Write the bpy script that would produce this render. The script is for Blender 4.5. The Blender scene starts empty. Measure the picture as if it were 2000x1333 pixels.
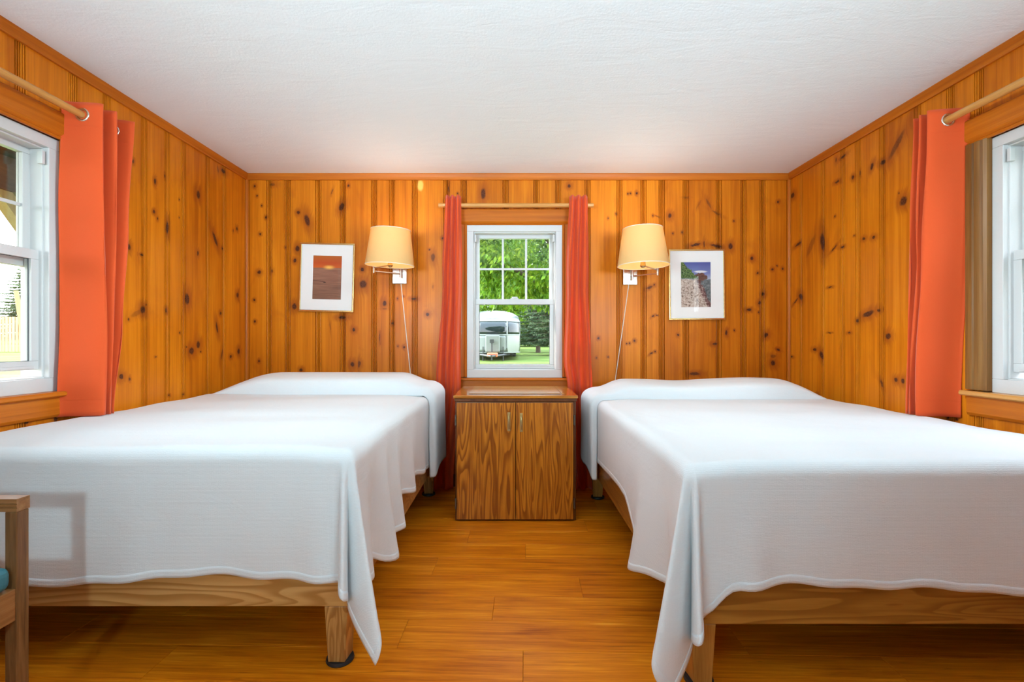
import bpy, math, random
import numpy as np
from mathutils import Vector, Matrix

random.seed(7)
rng = np.random.default_rng(7)
D = bpy.data
C = bpy.context.scene.collection
SC = bpy.context.scene
R = math.radians

# ------------------------------------------------------------------ camera, world, lights, exposure
cam_d = D.cameras.new('camera')
cam = D.objects.new('camera', cam_d)
C.objects.link(cam)
cam.location = (0, 0, 1.07)
cam.rotation_euler = (R(90), 0, 0)
cam_d.sensor_width = 36
cam_d.lens = 36 * 955 / 2000
cam_d.shift_x = 0.001
cam_d.clip_start = 0.05
cam_d.clip_end = 400
SC.camera = cam

world = D.worlds.new('world')
SC.world = world
world.use_nodes = True
wn = world.node_tree
wbg = wn.nodes['Background']
wtc = wn.nodes.new('ShaderNodeTexCoord')
wsep = wn.nodes.new('ShaderNodeSeparateXYZ')
wramp = wn.nodes.new('ShaderNodeValToRGB')
wn.links.new(wtc.outputs['Generated'], wsep.inputs[0])
wn.links.new(wsep.outputs['Z'], wramp.inputs[0])
wn.links.new(wramp.outputs[0], wbg.inputs[0])
wramp.color_ramp.elements[0].position = 0.0
wramp.color_ramp.elements[0].color = (0.93, 0.97, 1.0, 1)
wramp.color_ramp.elements[1].position = 0.9
wramp.color_ramp.elements[1].color = (0.62, 0.80, 1.0, 1)
wbg.inputs[1].default_value = 9.0


def light(name, kind, loc, target, energy, color=(1, 1, 1), **kw):
    l = D.lights.new(name, kind)
    l.energy = energy
    l.color = color
    for k, v in kw.items():
        setattr(l, k, v)
    o = D.objects.new(name, l)
    C.objects.link(o)
    o.location = loc
    d = Vector(target) - Vector(loc)
    o.rotation_euler = d.to_track_quat('-Z', 'Y').to_euler()
    return o


light('sun', 'SUN', (-20, 10, 18), (0, 3.2, 3.4), 12.0, (1.0, 0.95, 0.86), angle=R(0.8))
# added fill lights, unseen, for beds, walls and ceiling; small key matches the chair's shadow
light('overhead', 'AREA', (0.05, 1.62, 2.285), (0.05, 1.62, 0.0), 10.5, (0.74, 0.92, 1.0), shape='RECTANGLE', size=1.9, size_y=0.15)
for sx in (-1, 1):
    light('side_wash', 'AREA', (0.05 - sx * 0.85, 1.30, 2.22), (0.05 + sx * 2.0, 2.5, 1.05), 6.5, (0.70, 0.92, 1.0), shape='RECTANGLE', size=0.5, size_y=0.14, spread=R(56))
    light('front_fill', 'AREA', (0.05 + sx * 1.45, -1.2, 1.50), (0.05 - sx * 1.6, 2.0, 1.2), 6, (0.52, 0.88, 1.0), shape='RECTANGLE', size=0.8, size_y=0.6, spread=R(85))
    light('ceiling_wash', 'AREA', (0.05 + sx * 1.40, -1.2, 1.40), (0.05 + sx * 0.5, 2.9, 3.1), 27, (0.66, 0.89, 1.0), shape='RECTANGLE', size=0.9, size_y=0.6, spread=R(70))
light('key', 'AREA', (-0.62, -0.75, 1.25), (-1.1, 2.2, 0.70), 4.6, (0.60, 0.90, 1.0), shape='DISK', size=0.14, spread=R(100))

vs = SC.view_settings
SC.display_settings.display_device = 'sRGB'
vs.view_transform = 'Standard'
vs.look = 'None'
vs.gamma = 1
vs.exposure = 0.15
vs.use_curve_mapping = False
cy = SC.cycles
cy.max_bounces = 10
cy.diffuse_bounces = 5
cy.glossy_bounces = 4
cy.transmission_bounces = 6
cy.transparent_max_bounces = 16
cy.caustics_reflective = False
cy.caustics_refractive = False
cy.sample_clamp_indirect = 6.0
cy.use_denoising = True


# ------------------------------------------------------------------ mesh helpers
class MB:
    """collects boxes, tubes, lathes and prisms into one mesh"""

    def __init__(self):
        self.v, self.f = [], []

    def add(self, vs, fs):
        o = len(self.v)
        self.v += [tuple(p) for p in vs]
        self.f += [tuple(i + o for i in q) for q in fs]
        return self

    def box(self, x0, x1, y0, y1, z0, z1):
        vs = [(x, y, z) for z in (z0, z1) for y in (y0, y1) for x in (x0, x1)]
        return self.add(vs, [(0, 2, 3, 1), (4, 5, 7, 6), (0, 1, 5, 4), (2, 6, 7, 3), (0, 4, 6, 2), (1, 3, 7, 5)])

    def hexa(self, p):
        """eight corners: bottom four counter-clockwise, then top four"""
        return self.add(p, [(3, 2, 1, 0), (4, 5, 6, 7), (0, 1, 5, 4), (1, 2, 6, 5), (2, 3, 7, 6), (3, 0, 4, 7)])

    def prism(self, poly, axis, a, b):
        """extrude a 2-D outline; axis 'x': outline is (y,z); 'y': (x,z); 'z': (x,y)"""
        def P(p, t):
            return {'x': (t, p[0], p[1]), 'y': (p[0], t, p[1]), 'z': (p[0], p[1], t)}[axis]
        n = len(poly)
        vs = [P(p, a) for p in poly] + [P(p, b) for p in poly]
        fs = [tuple(range(n))[::-1], tuple(range(n, 2 * n))]
        fs += [(i, (i + 1) % n, n + (i + 1) % n, n + i) for i in range(n)]
        return self.add(vs, fs)

    def tube(self, path, r, n=12, cap=True):
        path = [Vector(p) for p in path]
        rs = r if isinstance(r, (list, tuple)) else [r] * len(path)
        vs, fs = [], []
        prev = None
        for i, p in enumerate(path):
            t = (path[min(i + 1, len(path) - 1)] - path[max(i - 1, 0)]).normalized()
            if prev is None:
                a = t.orthogonal().normalized()
            else:
                a = (prev - t * prev.dot(t)).normalized()
            prev = a
            b = t.cross(a)
            for k in range(n):
                th = 2 * math.pi * k / n
                vs.append(p + (a * math.cos(th) + b * math.sin(th)) * rs[i])
        for i in range(len(path) - 1):
            for k in range(n):
                k2 = (k + 1) % n
                fs.append((i * n + k, i * n + k2, (i + 1) * n + k2, (i + 1) * n + k))
        if cap:
            fs.append(tuple(range(n))[::-1])
            fs.append(tuple(range((len(path) - 1) * n, len(path) * n)))
        return self.add(vs, fs)

    def lathe(self, prof, n=48, closed=False):
        """prof: list of (r, z)"""
        vs, fs = [], []
        for r, z in prof:
            for k in range(n):
                th = 2 * math.pi * k / n
                vs.append((r * math.cos(th), r * math.sin(th), z))
        m = len(prof)
        for i in range(m if closed else m - 1):
            j = (i + 1) % m
            for k in range(n):
                k2 = (k + 1) % n
                fs.append((i * n + k, i * n + k2, j * n + k2, j * n + k))
        return self.add(vs, fs)

    def grid(self, P, flip=False):
        """P: nested list [i][j] of points"""
        ni, nj = len(P), len(P[0])
        vs = [p for row in P for p in row]
        fs = []
        for i in range(ni - 1):
            for j in range(nj - 1):
                q = (i * nj + j, i * nj + j + 1, (i + 1) * nj + j + 1, (i + 1) * nj + j)
                fs.append(q[::-1] if flip else q)
        return self.add(vs, fs)

    def move(self, m):
        self.v = [tuple(m @ Vector(p)) for p in self.v]
        return self

    def build(self, name, mat, parent=None, smooth=False, bevel=0, seg=2, recalc=True):
        me = D.meshes.new(name)
        me.from_pydata(self.v, [], self.f)
        if recalc:
            import bmesh
            bm = bmesh.new()
            bm.from_mesh(me)
            bmesh.ops.recalc_face_normals(bm, faces=bm.faces)
            bm.to_mesh(me)
            bm.free()
        if mat:
            me.materials.append(mat)
        if smooth:
            me.polygons.foreach_set('use_smooth', [True] * len(me.polygons))
            if smooth == 'auto':
                try:
                    me.set_sharp_from_angle(angle=R(35))
                except Exception:
                    pass
        me.update()
        o = D.objects.new(name, me)
        C.objects.link(o)
        if parent:
            o.parent = parent
        if bevel:
            b = o.modifiers.new('bevel', 'BEVEL')
            b.width = bevel
            b.segments = seg
            b.limit_method = 'ANGLE'
            b.angle_limit = R(40)
        return o


def empty(name, loc=(0, 0, 0), rz=0):
    o = D.objects.new(name, None)
    o.empty_display_size = 0.1
    C.objects.link(o)
    o.location = loc
    o.rotation_euler = (0, 0, rz)
    return o


def tag(o, label, cat, group=None, kind=None):
    o['label'] = label
    o['category'] = cat
    if group:
        o['group'] = group
    if kind:
        o['kind'] = kind
    return o


def struct(o):
    o['kind'] = 'structure'
    return o


# ------------------------------------------------------------------ node helpers
class NT:
    def __init__(self, name):
        self.m = D.materials.new(name)
        self.m.use_nodes = True
        self.t = self.m.node_tree
        self.t.nodes.clear()
        self.out = self.t.nodes.new('ShaderNodeOutputMaterial')

    def n(self, typ, ins=None, **props):
        nd = self.t.nodes.new('ShaderNode' + typ)
        for k, v in props.items():
            setattr(nd, k, v)
        for k, v in (ins or {}).items():
            if isinstance(v, bpy.types.NodeSocket):
                self.t.links.new(v, nd.inputs[k])
            else:
                nd.inputs[k].default_value = v
        return nd

    def math(self, op, a, b=0.0, c=0.0, clamp=False):
        return self.n('Math', {0: a, 1: b, 2: c}, operation=op, use_clamp=clamp).outputs[0]

    def vm(self, op, a, b=(0, 0, 0)):
        nd = self.n('VectorMath', {0: a, 1: b}, operation=op)
        return nd.outputs['Value'] if op in ('LENGTH', 'DOT_PRODUCT', 'DISTANCE') else nd.outputs[0]

    def ramp(self, fac, stops, interp='LINEAR'):
        nd = self.n('ValToRGB', {0: fac})
        cr = nd.color_ramp
        cr.interpolation = interp
        while len(cr.elements) < len(stops):
            cr.elements.new(0.5)
        for e, (p, c) in zip(cr.elements, stops):
            e.position = p
            e.color = (*c, 1) if len(c) == 3 else c
        return nd.outputs[0]

    def mix(self, fac, a, b, blend='MIX'):
        nd = self.n('Mix', data_type='RGBA', blend_type=blend)
        for s, v in ((nd.inputs[0], fac), (nd.inputs[6], a), (nd.inputs[7], b)):
            if isinstance(v, bpy.types.NodeSocket):
                self.t.links.new(v, s)
            else:
                s.default_value = (*v, 1) if (hasattr(v, '__len__') and len(v) == 3) else v
        return nd.outputs[2]

    def noise(self, vec, scale, detail=2.0, rough=0.5, dist=0.0, col=False):
        nd = self.n('TexNoise', {'Vector': vec, 'Scale': scale, 'Detail': detail, 'Roughness': rough, 'Distortion': dist})
        return nd.outputs['Color' if col else 'Fac']

    def smooth(self, v, a, b, lo=0.0, hi=1.0):
        return self.n('MapRange', {0: v, 1: a, 2: b, 3: lo, 4: hi}, interpolation_type='SMOOTHSTEP').outputs[0]

    def sep(self, v):
        return self.n('SeparateXYZ', {0: v}).outputs

    def comb(self, x=0.0, y=0.0, z=0.0):
        return self.n('CombineXYZ', {0: x, 1: y, 2: z}).outputs[0]

    def obj(self):
        return self.n('TexCoord').outputs['Object']

    def rand(self):
        return self.n('ObjectInfo').outputs['Random']

    def bump(self, h, strength=0.3, dist=0.002, normal=None):
        ins = {'Height': h, 'Strength': strength, 'Distance': dist}
        if normal:
            ins['Normal'] = normal
        return self.n('Bump', ins).outputs[0]

    def bsdf(self, color, rough=0.5, metal=0.0, normal=None, coat=0.0, coat_rough=0.1, spec=0.5, emit=None, estr=0.0, **kw):
        ins = {'Base Color': color if isinstance(color, bpy.types.NodeSocket) else (*color, 1), 'Roughness': rough, 'Metallic': metal,
               'Coat Weight': coat, 'Coat Roughness': coat_rough, 'Specular IOR Level': spec}
        if normal:
            ins['Normal'] = normal
        if emit:
            ins['Emission Color'] = (*emit, 1)
            ins['Emission Strength'] = estr
        ins.update(kw)
        return self.n('BsdfPrincipled', ins).outputs[0]

    def done(self, sh):
        self.t.links.new(sh, self.out.inputs[0])
        return self.m


def plain(name, color, rough=0.5, metal=0.0, bump=0.0, bscale=200, coat=0.0):
    t = NT(name)
    nz = t.noise(t.obj(), bscale, 3)
    col = t.mix(t.math('MULTIPLY', nz, 0.25), color, tuple(c * 0.8 for c in color))
    nrm = t.bump(nz, bump, 0.002) if bump else None
    return t.done(t.bsdf(col, rough, metal, nrm, coat))


AX = {'x': (0, 1, 2), 'y': (1, 0, 2), 'z': (2, 0, 1)}


def grain_coords(t, axis, along, across, rnd=True):
    """object coordinates squeezed along the grain axis, shifted per object"""
    o = t.obj()
    if rnd:
        r = t.rand()
        o = t.vm('ADD', o, t.comb(t.math('MULTIPLY', r, 37.1), t.math('MULTIPLY', r, 11.3), t.math('MULTIPLY', r, 23.7)))
    sc = {'x': (along, across, across), 'y': (across, along, across), 'z': (across, across, along)}[axis]
    return t.vm('MULTIPLY', o, sc)


def wood(name, axis, dark, mid, light_, across=14, along=0.9, rough=0.35, coat=0.2, fleck=0.5, tint=0.25, rings=0.0, ring_scale=3.0, ring_dist=4.0, contrast=1.0, bump=0.06, spec=0.3):
    t = NT(name)
    g = grain_coords(t, axis, along, across)
    n1 = t.noise(g, 1.0, 4, 0.6, 0.4)
    n2 = t.noise(t.vm('MULTIPLY', g, (5, 5, 5) if axis else (1, 1, 1)), 1.3, 3, 0.6)
    v = t.math('ADD', t.math('MULTIPLY', n1, 0.8), t.math('MULTIPLY', n2, 0.2))
    w = 0.22 / contrast
    col = t.ramp(v, [(max(0, 0.5 - w), dark), (0.5, mid), (min(1, 0.5 + w), light_)])
    if rings:
        g2 = grain_coords(t, axis, along * 0.35, across * 0.22)
        base = t.noise(g2, ring_scale, 1.5, 0.5, 0.3)
        s = t.math('FRACT', t.math('MULTIPLY', base, ring_dist))
        band = t.math('MULTIPLY', t.smooth(s, 0.25, 0.85), t.smooth(s, 1.0, 0.9))
        col = t.mix(t.math('MULTIPLY', band, rings), col, dark)
    rr = t.rand()
    col = t.mix(tint, col, t.mix(rr, dark, light_))
    nrm = t.bump(n2, bump, 0.001)
    return t.done(t.bsdf(col, rough, 0, nrm, coat, 0.15, spec))


# ------------------------------------------------------------------ materials
def make_pine_wall():
    t = NT('knotty_pine')
    o = t.obj()
    sx = t.sep(o)
    p = t.comb(sx[0], 0.0, sx[2])
    r = t.rand()
    off = t.comb(t.math('MULTIPLY', r, 37.1), t.math('MULTIPLY', r, 11.3), t.math('MULTIPLY', r, 23.7))
    wob = t.noise(t.vm('MULTIPLY', t.vm('ADD', p, off), (38, 38, 26)), 1.0, 2, 0.5, col=True)
    pw = t.vm('ADD', p, t.vm('MULTIPLY', t.vm('SUBTRACT', wob, (0.5, 0.5, 0.5)), (0.012, 0, 0.016)))
    core, halo, pale = None, None, None
    for i in range(9):
        a = t.n('Attribute', attribute_type='OBJECT', attribute_name='ka%d' % i)
        b = t.n('Attribute', attribute_type='OBJECT', attribute_name='kb%d' % i)
        sa = t.sep(a.outputs['Vector'])
        sb = t.sep(b.outputs['Vector'])
        d = t.vm('SUBTRACT', pw, t.comb(sa[0], 0.0, sa[1]))
        d = t.n('VectorRotate', {'Vector': d, 'Angle': sa[2]}, rotation_type='Y_AXIS').outputs[0]
        l = t.vm('LENGTH', t.vm('DIVIDE', d, t.comb(sb[0], 1.0, sb[1])))
        k = t.math('MULTIPLY', t.smooth(l, 1.15, 0.55), sb[2])
        h = t.math('MULTIPLY', t.smooth(l, 3.4, 0.9), sb[2])
        nk = t.math('MULTIPLY', k, -1.0)
        pale = nk if pale is None else t.math('MAXIMUM', pale, nk)
        core = t.math('MAXIMUM', 0.0, k) if core is None else t.math('MAXIMUM', core, k)
        halo = t.math('MAXIMUM', 0.0, h) if halo is None else t.math('MAXIMUM', halo, h)
    # long straight grain that bends round the knots
    q = t.vm('ADD', t.vm('ADD', p, off), t.comb(t.math('MULTIPLY', halo, 0.02), 0.0, 0.0))
    g1 = t.noise(t.vm('MULTIPLY', q, (34, 1, 0.9)), 1.0, 4, 0.6, 0.5)
    g2 = t.noise(t.vm('MULTIPLY', q, (170, 1, 3)), 1.0, 2, 0.6)
    g3 = t.noise(t.vm('MULTIPLY', q, (6, 1, 1.6)), 1.0, 2, 0.5)
    v = t.math('ADD', t.math('MULTIPLY', g1, 0.5), t.math('ADD', t.math('MULTIPLY', g2, 0.2), t.math('MULTIPLY', g3, 0.3)))
    col = t.ramp(v, [(0.31, PINE_DK), (0.5, PINE_MD), (0.69, PINE_LT)])
    col = t.mix(0.22, col, t.mix(r, PINE_DK, PINE_LT))
    blot = t.smooth(t.noise(t.vm('MULTIPLY', q, (7, 1, 4)), 1.0, 3, 0.6, 0.6), 0.55, 0.75)
    col = t.mix(t.math('MULTIPLY', blot, 0.28), col, (0.36, 0.07, 0.006))
    col = t.mix(t.math('MULTIPLY', halo, 0.55), col, (0.26, 0.045, 0.006))
    speck = t.noise(t.vm('MULTIPLY', p, (140, 1, 140)), 1.0, 3, 0.7)
    dk = t.mix(t.smooth(speck, 0.4, 0.65), (0.035, 0.006, 0.002), (0.12, 0.038, 0.02))
    col = t.mix(t.math('MULTIPLY', core, 0.93), col, dk)
    col = t.mix(t.math('MAXIMUM', pale, 0.0), col, (0.92, 0.48, 0.10))
    nrm = t.bump(t.math('ADD', g2, t.math('MULTIPLY', g3, 2.0)), 0.05, 0.002)
    return t.done(t.bsdf(col, 0.38, 0, nrm, 0.04, 0.2, 0.16))


PINE_DK = (0.34, 0.066, 0.002)
PINE_MD = (0.60, 0.158, 0.004)
PINE_LT = (0.82, 0.275, 0.013)
M = {}
M['pine'] = make_pine_wall()
TR = ((0.34, 0.075, 0.004), (0.49, 0.122, 0.006), (0.60, 0.17, 0.011))
for ax in 'xyz':
    M['trim_' + ax] = wood('trim_wood_' + ax, ax, *TR, across=40, along=1.2, rough=0.4, coat=0.08, tint=0.15, spec=0.2)
M['trim_dark'] = wood('dark_trim_wood', 'z', (0.10, 0.03, 0.006), (0.17, 0.055, 0.012), (0.25, 0.095, 0.022), across=40, along=1.2, tint=0.1)
M['rod'] = wood('dowel_wood', 'x', (0.42, 0.16, 0.03), (0.55, 0.24, 0.06), (0.66, 0.33, 0.10), across=60, along=2, tint=0.05, rough=0.3)
M['bed_pale'] = wood('pale_pine', 'x', (0.36, 0.15, 0.032), (0.56, 0.285, 0.088), (0.66, 0.37, 0.135), across=18, along=1.2, rings=0.8, ring_scale=1.8, ring_dist=16, tint=0.05, coat=0.15)
M['bed_pale_z'] = wood('pale_pine_leg', 'z', (0.30, 0.12, 0.026), (0.54, 0.27, 0.078), (0.64, 0.35, 0.125), across=30, along=2.5, rings=0.95, ring_scale=2.0, ring_dist=16, tint=0.05, coat=0.1)
M['bed_amber'] = wood('amber_fir', 'x', (0.235, 0.085, 0.011), (0.385, 0.165, 0.026), (0.48, 0.225, 0.045), across=20, along=1.3, rings=0.85, ring_scale=2.2, ring_dist=18, tint=0.05, coat=0.2)
M['bed_amber_y'] = wood('amber_fir_side', 'y', (0.235, 0.085, 0.011), (0.40, 0.175, 0.03), (0.50, 0.24, 0.052), across=20, along=1.3, rings=0.85, ring_scale=2.2, ring_dist=18, tint=0.05, coat=0.2)
M['bed_amber_z'] = wood('amber_fir_leg', 'z', (0.27, 0.10, 0.016), (0.45, 0.20, 0.04), (0.54, 0.27, 0.065), across=40, along=2.0, tint=0.05, coat=0.2)
M['cab_door'] = wood('cabinet_fir', 'z', (0.22, 0.050, 0.004), (0.55, 0.175, 0.012), (0.68, 0.255, 0.024), across=46, along=2.4, rings=0.85, ring_scale=1.1, ring_dist=15, tint=0.03, rough=0.28, coat=0.4)
M['cab_top'] = wood('cabinet_top_wood', 'x', (0.26, 0.07, 0.008), (0.56, 0.21, 0.022), (0.68, 0.31, 0.05), across=30, along=1.8, rings=0.6, ring_scale=1.6, ring_dist=8, tint=0.03, rough=0.16, coat=0.6)
M['cab_inset'] = wood('cabinet_inset_wood', 'x', (0.56, 0.25, 0.05), (0.74, 0.40, 0.11), (0.82, 0.50, 0.18), across=26, along=1.6, rings=0.3, tint=0.03, rough=0.12, coat=0.7)
M['cab_dark'] = wood('cabinet_edge_wood', 'z', (0.07, 0.018, 0.004), (0.15, 0.042, 0.008), (0.22, 0.07, 0.013), across=30, along=2, tint=0.05)
M['chair_wood'] = wood('chair_oak', 'z', (0.085, 0.032, 0.010), (0.185, 0.076, 0.024), (0.28, 0.13, 0.048), across=60, along=3, tint=0.05, contrast=1.3)
M['chair_wood_x'] = wood('chair_oak_rail', 'x', (0.16, 0.06, 0.016), (0.29, 0.125, 0.04), (0.42, 0.20, 0.075), across=60, along=3, tint=0.05)
M['chair_wood_y'] = wood('chair_oak_seat_rail', 'y', (0.16, 0.055, 0.014), (0.30, 0.115, 0.033), (0.40, 0.175, 0.06), across=60, along=3, tint=0.05)


def make_floor():
    t = NT('laminate_floor')
    g = grain_coords(t, 'x', 1.0, 1.0)
    n1 = t.noise(t.vm('MULTIPLY', g, (1.3, 22, 1)), 1.0, 4, 0.65, 0.8)
    n2 = t.noise(t.vm('MULTIPLY', g, (3.2, 85, 1)), 1.0, 4, 0.7, 0.6)
    n3 = t.noise(t.vm('MULTIPLY', g, (2.2, 7, 1)), 1.0, 2, 0.5, 0.5)
    v = t.math('ADD', t.math('MULTIPLY', n1, 0.38), t.math('ADD', t.math('MULTIPLY', n2, 0.42), t.math('MULTIPLY', n3, 0.20)))
    col = t.ramp(v, [(0.36, (0.32, 0.060, 0.002)), (0.46, (0.58, 0.140, 0.002)), (0.55, (0.74, 0.210, 0.004)), (0.65, (0.95, 0.37, 0.025))])
    streak = t.noise(t.vm('MULTIPLY', g, (3.5, 60, 1)), 1.0, 2, 0.5, 1.2)
    col = t.mix(t.smooth(streak, 0.66, 0.78, 0, 0.6), col, (0.16, 0.032, 0.002))
    col = t.mix(0.16, col, t.mix(t.rand(), (0.34, 0.075, 0.003), (0.70, 0.25, 0.02)))
    nrm = t.bump(n2, 0.04, 0.001)
    return t.done(t.bsdf(col, 0.40, 0, nrm, 0.02, 0.25, 0.11))


M['floor'] = make_floor()


def make_ceiling():
    t = NT('ceiling_paint')
    o = t.obj()
    n1 = t.noise(o, 90, 4, 0.65)
    n2 = t.noise(t.vm('MULTIPLY', o, (3, 9, 3)), 1.0, 4, 0.6, 0.8)
    h = t.math('ADD', n1, t.math('MULTIPLY', n2, 3.0))
    col = t.mix(n2, (0.79, 0.82, 0.845), (0.82, 0.845, 0.865))
    return t.done(t.bsdf(col, 0.75, 0, t.bump(h, 0.22, 0.004), spec=0.2))


M['ceiling'] = make_ceiling()


M['bounce_wall'] = plain('bounce_grey_wall', (0.46, 0.48, 0.50), 0.8)  # unseen front wall; neutral grey picked to steer bounced light, not a known paint


def make_spread():
    t = NT('white_waffle_cotton')
    o = t.obj()
    w1 = t.n('TexWave', {'Vector': o, 'Scale': 95.0, 'Distortion': 3.0, 'Detail': 2.0, 'Detail Scale': 2.0}, wave_type='BANDS', bands_direction='X').outputs['Fac']
    w2 = t.n('TexWave', {'Vector': o, 'Scale': 95.0, 'Distortion': 3.0, 'Detail': 2.0, 'Detail Scale': 2.0}, wave_type='BANDS', bands_direction='Y').outputs['Fac']
    w3 = t.n('TexWave', {'Vector': o, 'Scale': 70.0, 'Distortion': 4.0, 'Detail': 2.0, 'Detail Scale': 1.5}, wave_type='BANDS', bands_direction='Z').outputs['Fac']
    rib = t.noise(t.vm('MULTIPLY', o, (2, 2, 60)), 1.0, 3, 0.6)
    wr = t.noise(t.vm('MULTIPLY', o, (5, 5, 11)), 1.0, 3, 0.55, 0.8)
    n = t.noise(o, 500, 2)
    h = t.math('ADD', t.math('MULTIPLY', wr, 7.0), t.math('ADD', t.math('ADD', t.math('MULTIPLY', w1, 0.22), t.math('MULTIPLY', w2, 0.22)), t.math('ADD', t.math('ADD', t.math('MULTIPLY', w3, 0.5), t.math('MULTIPLY', n, 0.6)), t.math('MULTIPLY', rib, 1.6))))
    col = t.mix(n, (0.745, 0.765, 0.785), (0.795, 0.815, 0.835))
    return t.done(t.bsdf(col, 0.85, 0, t.bump(h, 0.20, 0.003), spec=0.12, **{'Sheen Weight': 0.05}))


M['spread'] = make_spread()


def make_curtain():
    t = NT('coral_curtain')
    o = t.obj()
    n = t.noise(t.vm('MULTIPLY', o, (300, 300, 700)), 1.0, 2)
    col = t.mix(n, (0.79, 0.102, 0.019), (0.85, 0.132, 0.028))
    b = t.bsdf(col, 0.7, 0, t.bump(n, 0.08, 0.001), spec=0.2, **{'Sheen Weight': 0.25})
    tr = t.n('BsdfTranslucent', {'Color': (0.95, 0.26, 0.12, 1)}).outputs[0]
    return t.done(t.n('MixShader', {0: 0.36, 1: b, 2: tr}).outputs[0])


M['curtain'] = make_curtain()
M['vinyl'] = plain('white_vinyl', (0.60, 0.58, 0.57), 0.35)
M['vinyl_grey'] = plain('grey_weatherstrip', (0.10, 0.105, 0.11), 0.6)


def make_glass(name='window_glass', tint=(0.97, 0.985, 0.98, 1), k=1.0):
    t = NT(name)
    g = t.n('NewGeometry')
    c = t.math('ABSOLUTE', t.vm('DOT_PRODUCT', g.outputs['Incoming'], g.outputs['Normal']))
    fr = t.math('MULTIPLY_ADD', t.math('POWER', t.math('SUBTRACT', 1.0, c), 5.0), 0.75 * k, 0.03 * k)
    gl = t.n('BsdfGlossy', {'Color': (1, 1, 1, 1), 'Roughness': 0.01}).outputs[0]
    tp = t.n('BsdfTransparent', {'Color': tint}).outputs[0]
    return t.done(t.n('MixShader', {0: fr, 1: tp, 2: gl}).outputs[0])


M['glass'] = make_glass()
M['print_glass'] = make_glass('print_glass', (0.995, 0.995, 0.995, 1), 0.45)
M['gold'] = plain('gold_metal', (0.80, 0.56, 0.22), 0.25, 1.0)
M['chrome'] = plain('brushed_nickel', (0.78, 0.75, 0.70), 0.22, 1.0)
M['brass'] = plain('aged_brass', (0.55, 0.40, 0.18), 0.35, 1.0)
M['steel_dark'] = plain('dark_hinge_metal', (0.16, 0.14, 0.12), 0.4, 0.8)
M['black'] = plain('black_rubber', (0.015, 0.015, 0.017), 0.5)
M['mat_board'] = plain('white_mat_board', (0.93, 0.88, 0.85), 0.8)
M['cord'] = plain('ivory_cord', (0.80, 0.72, 0.58), 0.5)
M['teal'] = plain('teal_vinyl', (0.035, 0.16, 0.20), 0.4, bump=0.15, bscale=300)
M['mattress'] = plain('mattress_ticking', (0.7, 0.7, 0.7), 0.9)


def make_shade():
    t = NT('lamp_shade_linen')
    n = t.noise(t.vm('MULTIPLY', t.obj(), (400, 400, 150)), 1.0, 2)
    col = t.mix(n, (0.76, 0.52, 0.22), (0.80, 0.57, 0.26))
    df = t.bsdf(col, 0.85, spec=0.1)
    tr = t.n('BsdfTranslucent', {'Color': (0.92, 0.62, 0.24, 1)}).outputs[0]
    return t.done(t.n('MixShader', {0: 0.26, 1: df, 2: tr}).outputs[0])


M['shade'] = make_shade()
t = NT('bulb_glow')
M['bulb'] = t.done(t.n('Emission', {'Color': (1.0, 0.86, 0.62, 1), 'Strength': 2.0}).outputs[0])


def make_sunset():
    t = NT('sunset_print')
    s = t.sep(t.obj())          # x -0.107..0.107, z -0.16..0.16
    ns = t.noise(t.comb(t.math('MULTIPLY', s[0], 6.0), 0.0, t.math('MULTIPLY', s[2], 140.0)), 1.0, 3, 0.6)
    sky = t.ramp(t.n('MapRange', {0: s[2], 1: 0.07, 2: 0.16}).outputs[0], [(0.0, (0.62, 0.12, 0.018)), (0.4, (0.52, 0.075, 0.015)), (1.0, (0.46, 0.12, 0.02))])
    sea = t.ramp(ns, [(0.3, (0.10, 0.045, 0.035)), (0.5, (0.25, 0.105, 0.065)), (0.7, (0.40, 0.18, 0.11))])
    low = t.ramp(t.n('MapRange', {0: s[2], 1: -0.16, 2: 0.02}).outputs[0], [(0.0, (0.20, 0.10, 0.06)), (1.0, (0.36, 0.16, 0.10))])
    sea = t.mix(0.5, sea, low)
    col = t.mix(t.smooth(s[2], 0.068, 0.074), sea, sky)
    d = t.vm('LENGTH', t.vm('MULTIPLY', t.vm('SUBTRACT', t.comb(s[0], 0.0, s[2]), (0.012, 0, 0.075)), (22, 1, 55)))
    col = t.mix(t.smooth(d, 1.2, 0.0), col, (0.95, 0.50, 0.10))
    d2 = t.vm('LENGTH', t.vm('MULTIPLY', t.vm('SUBTRACT', t.comb(s[0], 0.0, s[2]), (-0.018, 0, -0.035)), (90, 1, 220)))
    col = t.mix(t.smooth(d2, 1.1, 0.7), col, (0.03, 0.015, 0.012))
    ln = t.math('MULTIPLY', t.smooth(t.math('ABSOLUTE', t.math('SUBTRACT', s[2], t.math('MULTIPLY_ADD', s[0], -0.12, -0.034))), 0.0035, 0.001), t.smooth(s[0], -0.015, -0.03))
    col = t.mix(t.math('MULTIPLY', ln, 0.8), col, (0.07, 0.03, 0.03))
    return t.done(t.bsdf(col, 0.45, spec=0.2))


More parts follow.
